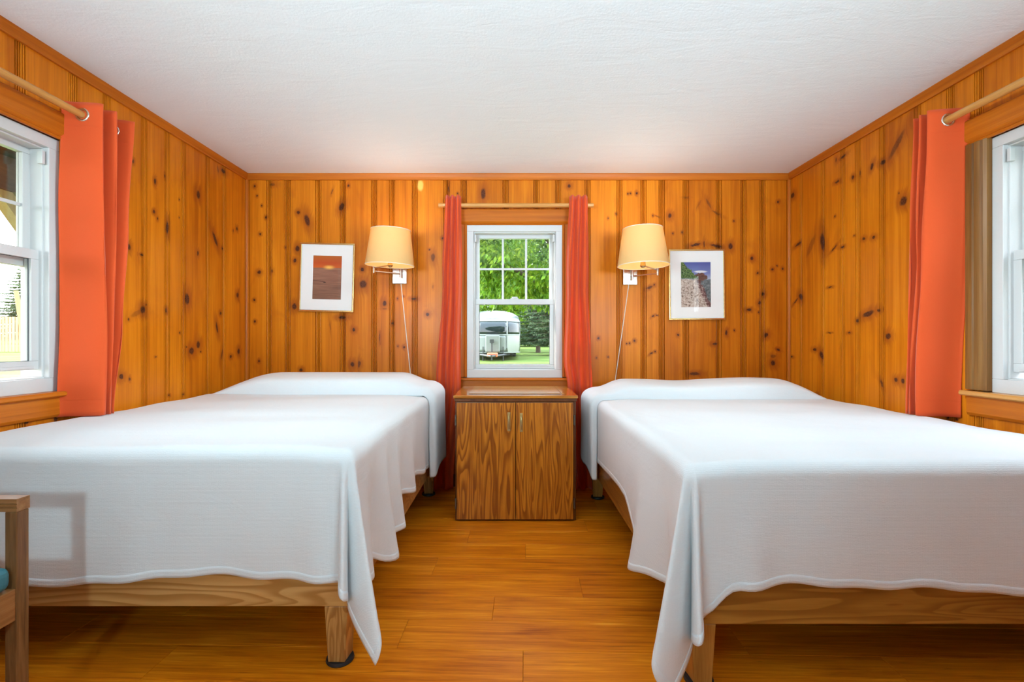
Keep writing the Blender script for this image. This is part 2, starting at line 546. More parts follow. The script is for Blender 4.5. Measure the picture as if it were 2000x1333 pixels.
def make_shore():
    t = NT('rocky_shore_print')
    o = t.obj()
    s = t.sep(o)
    wob = t.noise(o, 40, 4, 0.6)
    w = t.math('MULTIPLY_ADD', wob, 0.06, -0.03)
    sky = t.ramp(t.n('MapRange', {0: s[2], 1: 0.04, 2: 0.165}).outputs[0], [(0.0, (0.40, 0.42, 0.52)), (0.35, (0.18, 0.20, 0.42)), (1.0, (0.07, 0.09, 0.30))])
    cl = t.vm('LENGTH', t.vm('MULTIPLY', t.vm('SUBTRACT', t.comb(s[0], 0.0, s[2]), (0.035, 0, 0.095)), (20, 1, 110)))
    sky = t.mix(t.smooth(cl, 1.2, 0.6), sky, (0.75, 0.72, 0.75))
    rn = t.noise(o, 75, 5, 0.7, 0.8)
    rock = t.ramp(rn, [(0.34, (0.06, 0.03, 0.025)), (0.43, (0.34, 0.23, 0.18)), (0.52, (0.58, 0.45, 0.37)), (0.68, (0.74, 0.64, 0.56))])
    far = t.ramp(rn, [(0.3, (0.05, 0.02, 0.016)), (0.7, (0.24, 0.115, 0.08))])
    wat = t.ramp(t.noise(o, 60, 3, 0.6), [(0.3, (0.05, 0.07, 0.075)), (0.7, (0.24, 0.25, 0.25))])
    leaf = t.ramp(t.noise(o, 95, 4, 0.7), [(0.35, (0.012, 0.025, 0.01)), (0.5, (0.08, 0.14, 0.03)), (0.68, (0.25, 0.30, 0.12))])
    # water on the right of a line running from upper middle to lower right, dark ridge along it
    line = t.math('ADD', t.math('SUBTRACT', s[0], t.math('MULTIPLY_ADD', s[2], -0.42, 0.040)), w)
    col = t.mix(t.smooth(line, -0.035, -0.02), rock, t.mix(t.smooth(rn, 0.5, 0.6), (0.13, 0.06, 0.055), (0.42, 0.27, 0.23)))
    col = t.mix(t.smooth(line, 0.0, 0.01), col, wat)
    hor = t.math('ADD', s[2], w)
    col = t.mix(t.smooth(hor, 0.035, 0.042), col, sky)
    fd = t.vm('LENGTH', t.vm('MULTIPLY', t.vm('SUBTRACT', t.comb(s[0], 0.0, t.math('ADD', s[2], w)), (0.035, 0, 0.055)), (20, 1, 34)))
    col = t.mix(t.smooth(fd, 1.05, 0.95), col, far)
    edge = t.math('ADD', t.math('SUBTRACT', t.math('MULTIPLY_ADD', s[0], -1.05, 0.065), s[2]), t.math('MULTIPLY', w, 1.5))
    tree = t.math('MULTIPLY', t.smooth(edge, -0.004, 0.004), t.smooth(t.math('ADD', s[2], w), 0.035, 0.05))
    col = t.mix(tree, col, leaf)
    return t.done(t.bsdf(col, 0.45, spec=0.2))


M['sunset'] = make_sunset()
M['shore'] = make_shore()


def make_leaf(name, a, b, c, trans=0.4):
    t = NT(name)
    n = t.noise(t.obj(), 1.1, 4, 0.65)
    n2 = t.noise(t.obj(), 9, 2)
    v = t.math('ADD', t.math('MULTIPLY', n, 0.6), t.math('MULTIPLY', n2, 0.4))
    col = t.ramp(v, [(0.36, a), (0.5, b), (0.64, c)])
    df = t.bsdf(col, 0.5, spec=0.3)
    tr = t.n('BsdfTranslucent', {'Color': col}).outputs[0]
    return t.done(t.n('MixShader', {0: trans, 1: df, 2: tr}).outputs[0])


M['leaf'] = make_leaf('bright_leaves', (0.035, 0.10, 0.006), (0.13, 0.26, 0.012), (0.33, 0.42, 0.03))
M['leaf_mid'] = make_leaf('green_leaves', (0.02, 0.06, 0.008), (0.06, 0.13, 0.015), (0.12, 0.21, 0.035))
M['needle'] = make_leaf('spruce_needles', (0.035, 0.07, 0.032), (0.085, 0.135, 0.06), (0.20, 0.26, 0.12), 0.2)
M['bark'] = plain('bark', (0.10, 0.07, 0.05), 0.9, bump=0.5, bscale=20)


def make_lawn():
    t = NT('lawn')
    o = t.obj()
    n = t.noise(o, 0.5, 4, 0.6)
    n2 = t.noise(o, 14, 3, 0.7)
    v = t.math('ADD', t.math('MULTIPLY', n, 0.6), t.math('MULTIPLY', n2, 0.4))
    col = t.ramp(v, [(0.35, (0.06, 0.10, 0.02)), (0.5, (0.11, 0.16, 0.035)), (0.66, (0.18, 0.22, 0.065))])
    return t.done(t.bsdf(col, 0.95, 0, t.bump(n2, 0.5, 0.05), spec=0.1))


M['lawn'] = make_lawn()
M['aluminium'] = plain('polished_aluminium', (0.19, 0.21, 0.198), 0.25, 1.0, bscale=2)
M['alu_trim'] = plain('satin_aluminium', (0.20, 0.215, 0.205), 0.45, 0.5)
M['dark_glass'] = plain('dark_tinted_glass', (0.012, 0.018, 0.020), 0.06)
M['dark_metal'] = plain('dark_chassis_metal', (0.03, 0.03, 0.032), 0.5)
M['red_paint'] = plain('faded_red_plastic', (0.55, 0.14, 0.07), 0.6)
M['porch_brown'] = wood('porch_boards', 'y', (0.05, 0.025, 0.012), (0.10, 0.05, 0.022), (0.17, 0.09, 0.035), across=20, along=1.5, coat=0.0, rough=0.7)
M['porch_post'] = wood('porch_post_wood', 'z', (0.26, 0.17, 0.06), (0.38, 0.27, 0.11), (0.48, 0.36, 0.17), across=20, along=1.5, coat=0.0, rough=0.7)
M['fence'] = wood('weathered_cedar', 'z', (0.40, 0.24, 0.11), (0.52, 0.33, 0.17), (0.62, 0.43, 0.25), across=20, along=1.5, coat=0.0, rough=0.8, tint=0.4)
M['casing_brown'] = wood('brown_casing_wood', 'z', (0.12, 0.045, 0.010), (0.21, 0.085, 0.020), (0.30, 0.14, 0.038), across=50, along=1.2, tint=0.1, spec=0.2, coat=0.05)
M['siding'] = plain('grey_siding', (0.055, 0.056, 0.058), 0.7, bscale=6)

# ------------------------------------------------------------------ room shell
XL, XR, YB, YF, ZC = -1.947, 2.05, 3.60, -1.90, 2.30
WT = 0.14          # thickness of the wall behind the boards

KNOTS_B = [(-1.886,2.209,0.0082,0.01,0,1),(-1.869,2.139,0.0057,0.0072,0,1),(-1.833,2.068,0.0057,0.0072,0,1),(-1.804,1.983,0.0082,0.01,0,1),(-1.846,1.859,0.0082,0.01,0,1),(-1.855,1.576,0.0129,0.015,0,1),(-1.758,2.223,0.0242,0.0118,0,0.6),(-1.566,2.017,0.0129,0.015,0,1),(-1.501,1.958,0.0204,0.0494,15,1),(-1.247,2.059,0.0193,0.0333,-25,1),(-1.317,2.17,0.0054,0.0242,-20,0.7),(-1.196,2.215,0.0082,0.01,0,1),(-1.119,2.212,0.0082,0.01,0,1),(-1.111,1.941,0.0057,0.0072,0,1),(-1.085,1.946,0.0057,0.0072,0,1),(-1.662,1.76,0.0057,0.0072,0,1),(-1.592,1.663,0.0129,0.015,0,1),(-1.572,1.751,0.0161,0.0242,0,1),(-1.094,1.596,0.0129,0.015,0,1),(-1.761,1.584,0.0107,0.0161,0,0.6),(-1.889,1.372,0.0082,0.01,0,1),(-1.885,1.213,0.0082,0.01,0,1),(-1.924,0.932,0.0057,0.0072,0,1),(-1.856,0.921,0.0082,0.01,0,1),(-1.594,1.325,0.0197,0.0251,0,1),(-1.546,0.856,0.0129,0.015,0,1),(-1.244,1.243,0.0296,0.0129,0,1),(-1.213,1.158,0.0082,0.01,0,1),(-1.156,1.153,0.0129,0.015,0,1),(-1.167,0.898,0.0161,0.0204,0,1),(-1.119,0.898,0.0075,0.0296,0,0.8),(-1.09,1.489,0.0296,0.0333,0,0.95),(-1.331,1.175,0.0043,0.0376,8,0.5),(-1.118,2.209,0.0082,0.01,0,1),(-0.575,1.686,0.0172,0.0322,0,0.75),(-0.6,1.745,0.0057,0.0072,0,1),(-0.501,1.828,0.0082,0.01,0,1),(-0.394,2.156,0.0057,0.0072,0,1),(-0.204,2.156,0.0204,0.0457,0,1),(-0.459,2.19,0.0064,0.0242,0,0.8),(-0.931,1.348,0.0161,0.0226,0,1),(-0.931,1.307,0.0183,0.0054,0,0.6),(-0.872,1.201,0.0082,0.01,0,1),(-0.795,1.399,0.0057,0.0072,0,1),(-0.835,1.381,0.0057,0.0072,0,1),(-0.716,1.382,0.0215,0.0097,0,1),(-0.614,1.266,0.014,0.015,0,1),(-0.968,1.096,0.0043,0.0322,0,0.7),(-0.832,1.033,0.0057,0.0072,0,1),(-0.787,1.025,0.0082,0.01,0,1),(-0.575,1.47,0.0054,0.0134,0,0.4),(-1.115,0.904,0.0118,0.0188,0,0.8),(0.429,2.212,0.0129,0.015,0,1),(0.715,1.975,0.0057,0.0072,0,1),(0.774,2.006,0.0057,0.0072,0,1),(0.862,2.156,0.0057,0.0072,0,1),(0.881,2.158,0.0057,0.0072,0,1),(0.927,2.158,0.0082,0.01,0,1),(1.045,1.994,0.0057,0.0072,0,1),(1.077,1.989,0.0204,0.0038,-15,0.7),(1.17,1.994,0.014,0.0204,0,1),(0.644,1.091,0.0082,0.01,0,1),(0.63,0.948,0.0057,0.0072,0,1),(0.715,0.952,0.0057,0.0072,0,1),(0.853,1.051,0.0057,0.0072,0,1),(0.873,1.054,0.0057,0.0072,0,1),(0.91,1.071,0.0082,0.01,0,1),(1.02,1.464,0.0296,0.0097,25,0.8),(1.054,1.484,0.0057,0.0072,0,1),(1.045,1.252,0.0129,0.0054,40,1),(1.075,1.261,0.0086,0.0048,-30,1),(1.034,0.98,0.0161,0.0054,40,1),(1.062,0.992,0.0057,0.0072,0,1),(1.192,1.864,0.0057,0.0072,0,1),(1.26,1.87,0.0057,0.0072,0,1),(1.455,2.082,0.0097,0.0457,28,0.55),(1.512,2.014,0.0376,0.0086,-30,0.6),(1.642,1.955,0.0057,0.0072,0,1),(1.616,1.768,0.0172,0.0247,0,1),(1.359,1.779,0.0419,0.0107,12,1),(1.421,1.785,0.0075,0.0242,0,0.8),(1.512,1.771,0.0511,0.0107,-10,1),(1.772,1.678,0.0129,0.015,0,1),(1.925,1.598,0.0082,0.01,0,1),(1.959,1.624,0.0057,0.0072,0,1),(1.999,1.602,0.0082,0.01,0,1),(1.817,1.57,0.0082,0.01,0,1),(1.967,2.096,0.0082,0.01,0,1),(1.291,2.127,0.0183,0.0043,0,0.5),(1.382,2.076,0.0075,0.043,-30,0.3),(1.229,1.113,0.0082,0.01,0,1),(1.503,1.048,0.0204,0.0107,0,1),(1.585,1.13,0.0107,0.0193,0,1),(1.645,1.147,0.0057,0.0072,0,1),(1.752,1.3,0.0183,0.0107,0,1),(1.829,1.351,0.0118,0.0161,0,1),(1.857,1.416,0.0129,0.015,0,1),(1.857,1.322,0.0057,0.0072,0,1),(1.824,1.282,0.0057,0.0072,0,1),(1.879,1.113,0.015,0.0215,-25,1),(1.945,1.161,0.0057,0.0072,0,1),(1.97,1.006,0.0161,0.0075,-25,1),(1.93,0.958,0.0242,0.015,0,0.6),(1.93,0.907,0.0183,0.0236,20,1),(1.351,0.828,0.043,0.0129,0,0.9),(-0.667,2.216,0.0251,0.0466,0,-1)]
KNOTS_L = [(2.675,1.944,0.0082,0.0168,0,1),(2.667,1.775,0.0106,0.0101,0,1),(2.693,1.744,0.0058,0.0084,0,1),(2.871,1.9,0.0038,0.0051,0,1),(2.871,1.795,0.0038,0.0051,0,1),(2.772,1.714,0.0124,0.0372,0,1),(2.751,2.001,0.0044,0.0123,0,1),(3.045,1.982,0.0213,0.0286,0,1),(3.04,1.615,0.0096,0.017,0,1),(3.217,1.742,0.0155,0.054,32,1),(3.301,1.696,0.0125,0.0089,0,1),(3.31,2.221,0.0277,0.0148,0,1),(3.249,2.212,0.0097,0.0255,20,0.6),(3.474,1.868,0.0111,0.014,0,1),(3.428,1.843,0.0068,0.0107,0,0.7),(2.579,1.525,0.0138,0.0058,0,1),(2.494,1.55,0.01,0.019,0,1),(2.52,1.997,0.0066,0.0113,0,1),(2.587,1.236,0.0213,0.0222,-20,1),(2.544,1.214,0.0476,0.0134,25,0.4),(2.613,1.264,0.0056,0.0052,0,1),(2.489,1.179,0.0061,0.0071,0,1),(2.762,1.244,0.0094,0.0145,0,1),(2.94,1.322,0.0212,0.0365,0,1),(2.98,1.011,0.0261,0.0242,0,1),(3.044,1.048,0.0205,0.0262,0,1),(3.068,1.005,0.0077,0.0061,0,1),(2.935,1.034,0.007,0.0058,0,1),(3.238,1.16,0.0116,0.0425,14,1),(3.279,1.256,0.0105,0.0125,0,1),(3.482,1.397,0.0164,0.0216,0,1),(3.495,0.996,0.018,0.0217,0,1),(3.398,0.962,0.0142,0.0114,0,1),(3.293,0.98,0.012,0.0432,-18,0.7),(2.681,0.983,0.0059,0.0053,0,1),(2.611,0.965,0.0056,0.0052,0,1),(2.442,0.892,0.0146,0.0152,0,1),(2.497,0.876,0.0054,0.0095,0,1),(2.787,0.759,0.0063,0.0055,0,1),(2.907,0.753,0.0069,0.0058,0,1),(2.875,1.117,0.0068,0.0057,0,1)]
KNOTS_R = [(-2.695,2.056,0.022,0.0142,0,1),(-2.6,2.113,0.0189,0.0869,-42,0.7),(-2.555,1.802,0.0259,0.0256,0,1),(-2.584,1.85,0.0052,0.0051,0,1),(-2.777,2.062,0.0126,0.0226,-30,1),(-2.757,2.072,0.0059,0.0055,0,1),(-2.932,2.053,0.012,0.0126,0,1),(-3.074,2.071,0.022,0.0088,0,1),(-3.019,2.209,0.0276,0.0072,10,1),(-3.082,2.213,0.0089,0.0162,0,0.7),(-2.873,2.056,0.0077,0.0137,0,0.7),(-3.491,1.761,0.0398,0.01,15,1),(-3.559,2.129,0.0266,0.0204,0,1),(-3.219,1.722,0.0242,0.0654,8,1),(-3.341,1.721,0.026,0.0878,-35,0.45),(-3.105,1.659,0.036,0.0067,30,1),(-3.027,1.654,0.0192,0.0072,0,1),(-2.84,1.665,0.0132,0.0095,0,1),(-2.763,1.656,0.0142,0.0106,0,1),(-2.733,1.664,0.0078,0.0131,0,1),(-3.094,1.859,0.0074,0.0062,0,1),(-2.922,1.698,0.0066,0.0058,0,1),(-2.87,1.745,0.0048,0.011,0,1),(-3.461,1.384,0.0279,0.0215,-40,1),(-3.521,1.356,0.0376,0.0067,35,1),(-3.141,1.416,0.0207,0.0053,0,1),(-3.096,1.401,0.0101,0.0044,0,1),(-2.806,1.226,0.0505,0.0161,15,1),(-2.726,1.24,0.013,0.0085,0,1),(-2.704,1.247,0.0068,0.0065,0,1),(-2.896,1.189,0.0127,0.0111,0,1),(-2.658,1.097,0.0198,0.019,0,1),(-3.147,1.122,0.0162,0.0038,0,1),(-3.088,1.121,0.0111,0.0037,0,1),(-2.964,1.119,0.0143,0.0057,0,1),(-3.3,1.012,0.0228,0.011,0,1),(-3.228,0.975,0.017,0.0308,30,1),(-3.575,0.954,0.0208,0.0068,0,1),(-2.604,0.864,0.0126,0.0137,0,1),(-2.558,0.86,0.0137,0.0171,0,1),(-2.704,0.832,0.0085,0.0258,25,0.8),(-2.731,0.851,0.0087,0.0091,0,1)]



def plank_profile(x0, x1, t0=0.022):
    """knotty pine board: flat face, a bead between two quirks along each edge (x, depth behind the face)"""
    half = [(0.0, 0.016), (0.0020, 0.015), (0.0023, 0.004), (0.0040, 0.0010), (0.0072, 0.0010), (0.0082, 0.014), (0.0110, 0.014),
            (0.0120, 0.0015), (0.0150, 0.0005), (0.0172, 0.0010), (0.0182, 0.013), (0.0212, 0.013), (0.0224, 0.0)]
    s = min(1.0, (x1 - x0) / 0.06)
    pts = [(x0 + a * s, d) for a, d in half] + [(x1 - a * s, d) for a, d in half[::-1]]
    return pts + [(x1, t0), (x0, t0)]


def place_knots(o, x0, x1, z0, z1, knots):
    mine = [k for k in knots if x0 - 0.8 * k[2] < k[0] < x1 + 0.8 * k[2] and z0 - 0.02 < k[1] < z1 + 0.02]
    mine.sort(key=lambda k: -k[2] * k[3])
    # boards with room left carry a few small knots of their own away from the recorded ones
    while len(mine) < 9:
        mine.append((random.uniform(x0, x1), random.uniform(z0, min(z1, 0.75)), random.uniform(0.005, 0.012), random.uniform(0.006, 0.018), 0, 1) if z0 < 0.5 else (99, 99, 0.01, 0.01, 0, 0))
    for i, k in enumerate(mine[:9]):
        o['ka%d' % i] = [float(k[0]), float(k[1]), float(R(k[4]))]
        o['kb%d' % i] = [float(k[2]), float(k[3]), float(k[5])]


def plank_wall(wall, edges, holes, knots, ztop):
    """edges: board joints along the wall (local x). holes: (x0, x1, z0, z1); boards that meet a hole are cut above and below it"""
    for a, b in zip(edges[:-1], edges[1:]):
        spans = [(a, b, 0.0, ztop)]
        for hx0, hx1, hz0, hz1 in holes:
            nxt = []
            for (p, q, z0, z1) in spans:
                if q <= hx0 + 1e-4 or p >= hx1 - 1e-4:
                    nxt.append((p, q, z0, z1))
                    continue
                nxt += [(p, q, z0, hz0), (p, q, hz1, z1)]
                if p < hx0 - 0.02:
                    nxt.append((p, hx0, hz0, hz1))
                if q > hx1 + 0.02:
                    nxt.append((hx1, q, hz0, hz1))
            spans = nxt
        for (p, q, z0, z1) in spans:
            if z1 - z0 < 0.02:
                continue
            mb = MB().prism(plank_profile(p, q), 'z', z0, z1)
            o = mb.build('plank', M['pine'], wall)
            place_knots(o, p, q, z0, z1, knots)


def backing(wall, x0, x1, holes, d0=0.021, d1=WT):
    mb = MB()
    xs = sorted(holes)
    cur = x0
    for hx0, hx1, hz0, hz1 in xs:
        mb.box(cur, hx0, d0, d1, 0, ZC + 0.02)
        if hz0 > 0:
            mb.box(hx0, hx1, d0, d1, 0, hz0)
        mb.box(hx0, hx1, d0, d1, hz1, ZC + 0.02)
        cur = hx1
    mb.box(cur, x1, d0, d1, 0, ZC + 0.02)
    mb.build('backing', M['trim_dark'], wall)


# window openings in wall coordinates (local x, z): rough opening just round the white frame
BW = (-0.324, 0.377, 0.800, 1.923)                  # back wall
LW = (1.300, 2.120, 0.855, 1.938)                   # left wall, x = +Y
RW = (-2.096, -1.300, 0.850, 1.940)                 # right wall, x = -Y


def grow(w, g):
    return (w[0] - g, w[1] + g, w[2] - 0.03, w[3] + g)


wall_back = struct(empty('wall_back', (0, YB, 0)))
eb = [-1.947, -1.781, -1.644, -1.419, -1.238, -1.008, -0.876, -0.707, -0.475, -0.347, -0.040, 0.187, 0.347, 0.564, 0.797, 0.976, 1.110, 1.287, 1.530, 1.711, 1.851, 2.032, 2.05]
plank_wall(wall_back, eb[:-2] + [2.05], [grow(BW, 0.03)], KNOTS_B, ZC)
backing(wall_back, XL - WT, XR + WT, [grow(BW, 0.0)])

wall_left = struct(empty('wall_left', (XL, 0, 0), R(90)))
el = [YF, -1.72, -1.50, -1.32, -1.10, -0.92, -0.70, -0.52, -0.33, -0.12, 0.08, 0.27, 0.45, 0.66, 0.86, 1.04, 1.25, 1.47, 1.70, 1.94, 2.174, 2.355, 2.595, 2.769, 2.905, 3.138, 3.315, 3.60]
plank_wall(wall_left, el, [grow(LW, 0.03)], KNOTS_L, ZC)
backing(wall_left, YF - WT, YB + WT, [grow(LW, 0.0)])

wall_right = struct(empty('wall_right', (XR, 0, 0), R(-90)))
er = [-3.60, -3.453, -3.210, -3.023, -2.889, -2.700, -2.467, -2.282, -2.143, -1.92, -1.70, -1.48, -1.25, -1.04, -0.86, -0.66, -0.45, -0.27, -0.08, 0.12, 0.33, 0.52, 0.70, 0.92, 1.10, 1.32, 1.50, 1.72, -YF]
plank_wall(wall_right, er, [grow(RW, 0.03)], KNOTS_R, ZC)
backing(wall_right, -YB - WT, -YF + WT, [grow(RW, 0.0)])

wall_front = struct(MB().box(XL - WT, XR + WT, YF - WT, YF, 0.0, ZC + 0.02).build('wall_front', M['bounce_wall']))

ceiling = struct(MB().box(XL - WT, XR + WT, YF - WT, YB + WT, ZC, ZC + 0.15).build('ceiling', M['ceiling']))

# floor of laminate boards: rows run along X, turned a little against the walls
floor = struct(empty('floor', (0.042, 1.689, 0), R(-1.6)))
MB().box(-2.35, 2.35, -3.75, 2.15, -0.10, -0.013).build('subfloor', M['trim_dark'], floor)
PITCH = 0.178
joints = {-1: 0.0, 0: -0.44, 1: -0.12, 2: 0.25, 3: -0.42, 4: 0.01, 5: -0.30, 6: 0.36, 7: -0.08, 8: 0.47, 9: 0.12, 10: -0.36}
pl_mesh = {}
for row in range(-20, 11):
    y0 = row * PITCH
    j = joints.get(row, random.uniform(-0.6, 0.6))
    xs = [j + 1.21 * k for k in range(-3, 4)]
    for a, b in zip(xs[:-1], xs[1:]):
        a, b = max(a, -2.32), min(b, 2.32)
        if b - a < 0.05:
            continue
        c = 0.0011
        z = 0.0
        # board with a small eased edge all round
        x0, x1, ya, yb = a + 0.0003, b - 0.0003, y0 + 0.0003, y0 + PITCH - 0.0003
        vs_ = [(x0, ya, -0.012), (x1, ya, -0.012), (x1, yb, -0.012), (x0, yb, -0.012), (x0, ya, -c), (x1, ya, -c), (x1, yb, -c), (x0, yb, -c),
               (x0 + c, ya + c, z), (x1 - c, ya + c, z), (x1 - c, yb - c, z), (x0 + c, yb - c, z)]
        fs_ = [(3, 2, 1, 0), (8, 9, 10, 11)]
        for u in range(4):
            w = (u + 1) % 4
            fs_ += [(u, w, 4 + w, 4 + u), (4 + u, 4 + w, 8 + w, 8 + u)]
        MB().add(vs_, fs_).build('plank', M['floor'], floor, recalc=False)

# trims: crown boards, corner beads, baseboards
def crown(name, mat, axis, a, b, wallpos, sign):
    # small cove: 45 mm tall, 20 mm deep (outline: distance from wall, z)
    o = [(0, ZC), (0.022, ZC), (0.022, ZC - 0.008), (0.016, ZC - 0.026), (0.011, ZC - 0.038), (0.011, ZC - 0.046), (0, ZC - 0.046)]
    if axis == 'x':
        mb = MB().prism([(wallpos + sign * p, z) for p, z in o], 'x', a, b)
    else:
        mb = MB().prism([(wallpos + sign * p, z) for p, z in o], 'y', a, b)
    return struct(mb.build(name, mat))


crown('trim_1', M['trim_x'], 'x', XL, XR, YB, -1)
crown('trim_2', M['trim_y'], 'y', YF, YB, XL, 1)
crown('trim_3', M['trim_y'], 'y', YF, YB, XR, -1)


def quarter(name, x, y, sx, sy, r=0.019):
    arc = [(x + sx * r * math.cos(R(a)), y + sy * r * math.sin(R(a))) for a in range(0, 91, 15)]
    return struct(MB().prism([(x, y)] + arc, 'z', 0.0, ZC - 0.046).build(name, M['trim_z'], smooth='auto'))


quarter('trim_4', XL, YB, 1, -1)
quarter('trim_5', XR, YB, -1, -1)
BB = [(0, 0), (0.014, 0), (0.014, 0.075), (0.008, 0.088), (0, 0.09)]
struct(MB().prism([(YB - p, z) for p, z in BB], 'x', XL, XR).build('baseboard_back', M['trim_dark']))
struct(MB().prism([(XL + p, z) for p, z in BB], 'y', YF, YB).build('baseboard_left', M['trim_dark']))
struct(MB().prism([(XR - p, z) for p, z in BB], 'y', YF, YB).build('baseboard_right', M['trim_dark']))


# ------------------------------------------------------------------ windows: local x along wall, y = depth (+ outward), z up
def ring(mb, x0, x1, z0, z1, w, y0, y1, wb=None, wt=None):
    wb = w if wb is None else wb
    wt = w if wt is None else wt
    mb.box(x0, x1, y0, y1, z0, z0 + wb)
    mb.box(x0, x1, y0, y1, z1 - wt, z1)
    mb.box(x0, x0 + w, y0, y1, z0 + wb, z1 - wt)
    mb.box(x1 - w, x1, y0, y1, z0 + wb, z1 - wt)


def window(name, wall, W, lift, head=True, stool_ext=0.10, casing_mat='trim_z', inset=0.012):
    x0, x1, z0, z1 = W
    root = struct(empty(name))
    root.parent = None
    root.location = wall.location
    root.rotation_euler = wall.rotation_euler
    v = M['vinyl']
    fw = 0.047
    mb = MB()
    ring(mb, x0, x1, z0, z1, fw, inset, 0.125, wb=0.058)
    # stepped inner stop and side tracks
    ring(mb, x0 + fw - 0.002, x1 - fw + 0.002, z0 + 0.055, z1 - fw + 0.002, 0.010, inset + 0.022, 0.125, wb=0.008)
    mb.build('frame', v, root, bevel=0.002)
    for sx in (x0 + fw + 0.008, x1 - fw - 0.022):
        MB().box(sx, sx + 0.014, inset + 0.008, inset + 0.03, z1 - fw - 0.075, z1 - fw - 0.02).build('latch', v, root, bevel=0.002)
    zm = z0 + 0.055 + (z1 - z0 - 0.105) * 0.497
    sx0, sx1 = x0 + fw + 0.006, x1 - fw - 0.006
    # upper sash: outer track, six lights behind a flat grille
    up = MB()
    ring(up, sx0, sx1, zm - 0.014, z1 - fw - 0.004, 0.034, 0.084, 0.112, wb=0.036, wt=0.030)
    us = up.build('upper_sash', v, root, bevel=0.002)
    gx0, gx1, gz0, gz1 = sx0 + 0.034, sx1 - 0.034, zm + 0.022, z1 - fw - 0.034
    for k in (1, 2):
        gx = gx0 + (gx1 - gx0) * k / 3
        MB().box(gx - 0.0075, gx + 0.0075, 0.090, 0.098, gz0, gz1).build('muntin', v, us, bevel=0.002)
    gzm = (gz0 + gz1) / 2
    MB().box(gx0, gx1, 0.0915, 0.0965, gzm - 0.0075, gzm + 0.0075).build('muntin', v, us, bevel=0.0015)
    for i in range(3):
        for j in range(2):
            a, b = gx0 + (gx1 - gx0) * i / 3, gx0 + (gx1 - gx0) * (i + 1) / 3
            c, d = (gz0, gzm) if j == 0 else (gzm, gz1)
            MB().box(a, b, 0.100, 0.103, c, d).build('pane', M['glass'], us)
    # lower sash: inner track, raised a little
    lo = MB()
    lz0, lz1 = z0 + 0.060 + lift, zm + 0.022 + lift
    ring(lo, sx0, sx1, lz0, lz1, 0.034, 0.048, 0.078, wb=0.036, wt=0.040)
    lo.box(sx0 + 0.03, sx1 - 0.03, 0.038, 0.050, lz0 + 0.004, lz0 + 0.016)       # lift rail
    ls = lo.build('lower_sash', v, root, bevel=0.002)
    MB().box(sx0 + 0.034, sx1 - 0.034, 0.062, 0.065, lz0 + 0.036, lz1 - 0.040).build('pane', M['glass'], ls)
    g = MB()
    ring(g, sx0 + 0.033, sx1 - 0.033, lz0 + 0.034, lz1 - 0.038, 0.004, 0.058, 0.062)
    g.build('gasket', M['vinyl_grey'], ls)
    xm = (sx0 + sx1) / 2
    lk = MB().box(xm - 0.03, xm + 0.03, 0.052, 0.076, lz1, lz1 + 0.008)
    lk.tube([(xm - 0.02, 0.064, lz1 + 0.012), (xm + 0.022, 0.060, lz1 + 0.012)], 0.006, 8)
    lk.build('sash_lock', v, ls, bevel=0.001)
    # casing: moulded boards, head, stool and apron
    def side(xa, sgn):
        pr = [(0, 0.012), (0, -0.010), (0.012, -0.016), (0.018, -0.010), (0.024, -0.012), (0.036, -0.019), (0.050, -0.019), (0.054, -0.013), (0.060, -0.019),
              (0.084, -0.021), (0.094, -0.016), (0.098, -0.004), (0.098, 0.0)]
        return MB().prism([(xa + sgn * a, d) for a, d in pr], 'z', z0 + 0.006, z1 + 0.002).build('casing', M[casing_mat], root, smooth='auto')
    side(x0, -1)
    side(x1, 1)
    hp = [(-0.0005, z1 - 0.001), (-0.008, z1 - 0.001), (-0.014, z1 + 0.008), (-0.010, z1 + 0.012), (-0.018, z1 + 0.020), (-0.021, z1 + 0.026), (-0.021, z1 + 0.108), (-0.017, z1 + 0.113), (0, z1 + 0.113)]
    MB().prism(hp, 'x', x0 - 0.098, x1 + 0.098).build('head_casing', M['trim_x'], root)
    MB().prism([(0.02, z0 - 0.022), (-0.034, z0 - 0.022), (-0.040, z0 - 0.016), (-0.040, z0 - 0.006), (-0.034, z0), (0.02, z0)], 'x', x0 - stool_ext, x1 + stool_ext).build('stool', M['rod'] if name == 'window_3' else M['trim_x'], root)
    MB().prism([(0, z0 - 0.108), (-0.014, z0 - 0.108), (-0.019, z0 - 0.096), (-0.019, z0 - 0.022), (0, z0 - 0.022)], 'x', x0 - stool_ext + 0.015, x1 + stool_ext - 0.015).build('apron', M['trim_x'], root)
    return root


window('window_1', wall_back, BW, 0.0, inset=-0.004)
window('window_2', wall_left, LW, 0.035)
window('window_3', wall_right, RW, 0.030, casing_mat='casing_brown')

# unseen gable roof added to keep the sun off the shed wall
struct(MB().prism([(XL - 0.35, ZC + 0.16), (XR + 0.45, ZC + 0.16), (0.05, 4.35)], 'y', YF - 0.4, YB + 0.20).build('roof', M['trim_dark']))


# ------------------------------------------------------------------ beds
def lerp(a, b, t):
    return a + (b - a) * t


def sstep(a, b, x):
    t = min(1.0, max(0.0, (x - a) / (b - a)))
    return t * t * (3 - 2 * t)


def interp(keys, x):
    """smooth interpolation through (x, value) keys"""
    if x <= keys[0][0]:
        return keys[0][1]
    for (a, va), (b, vb) in zip(keys[:-1], keys[1:]):
        if x <= b:
            t = (x - a) / (b - a)
            t = t * t * (3 - 2 * t)
            return va + (vb - va) * t
    return keys[-1][1]


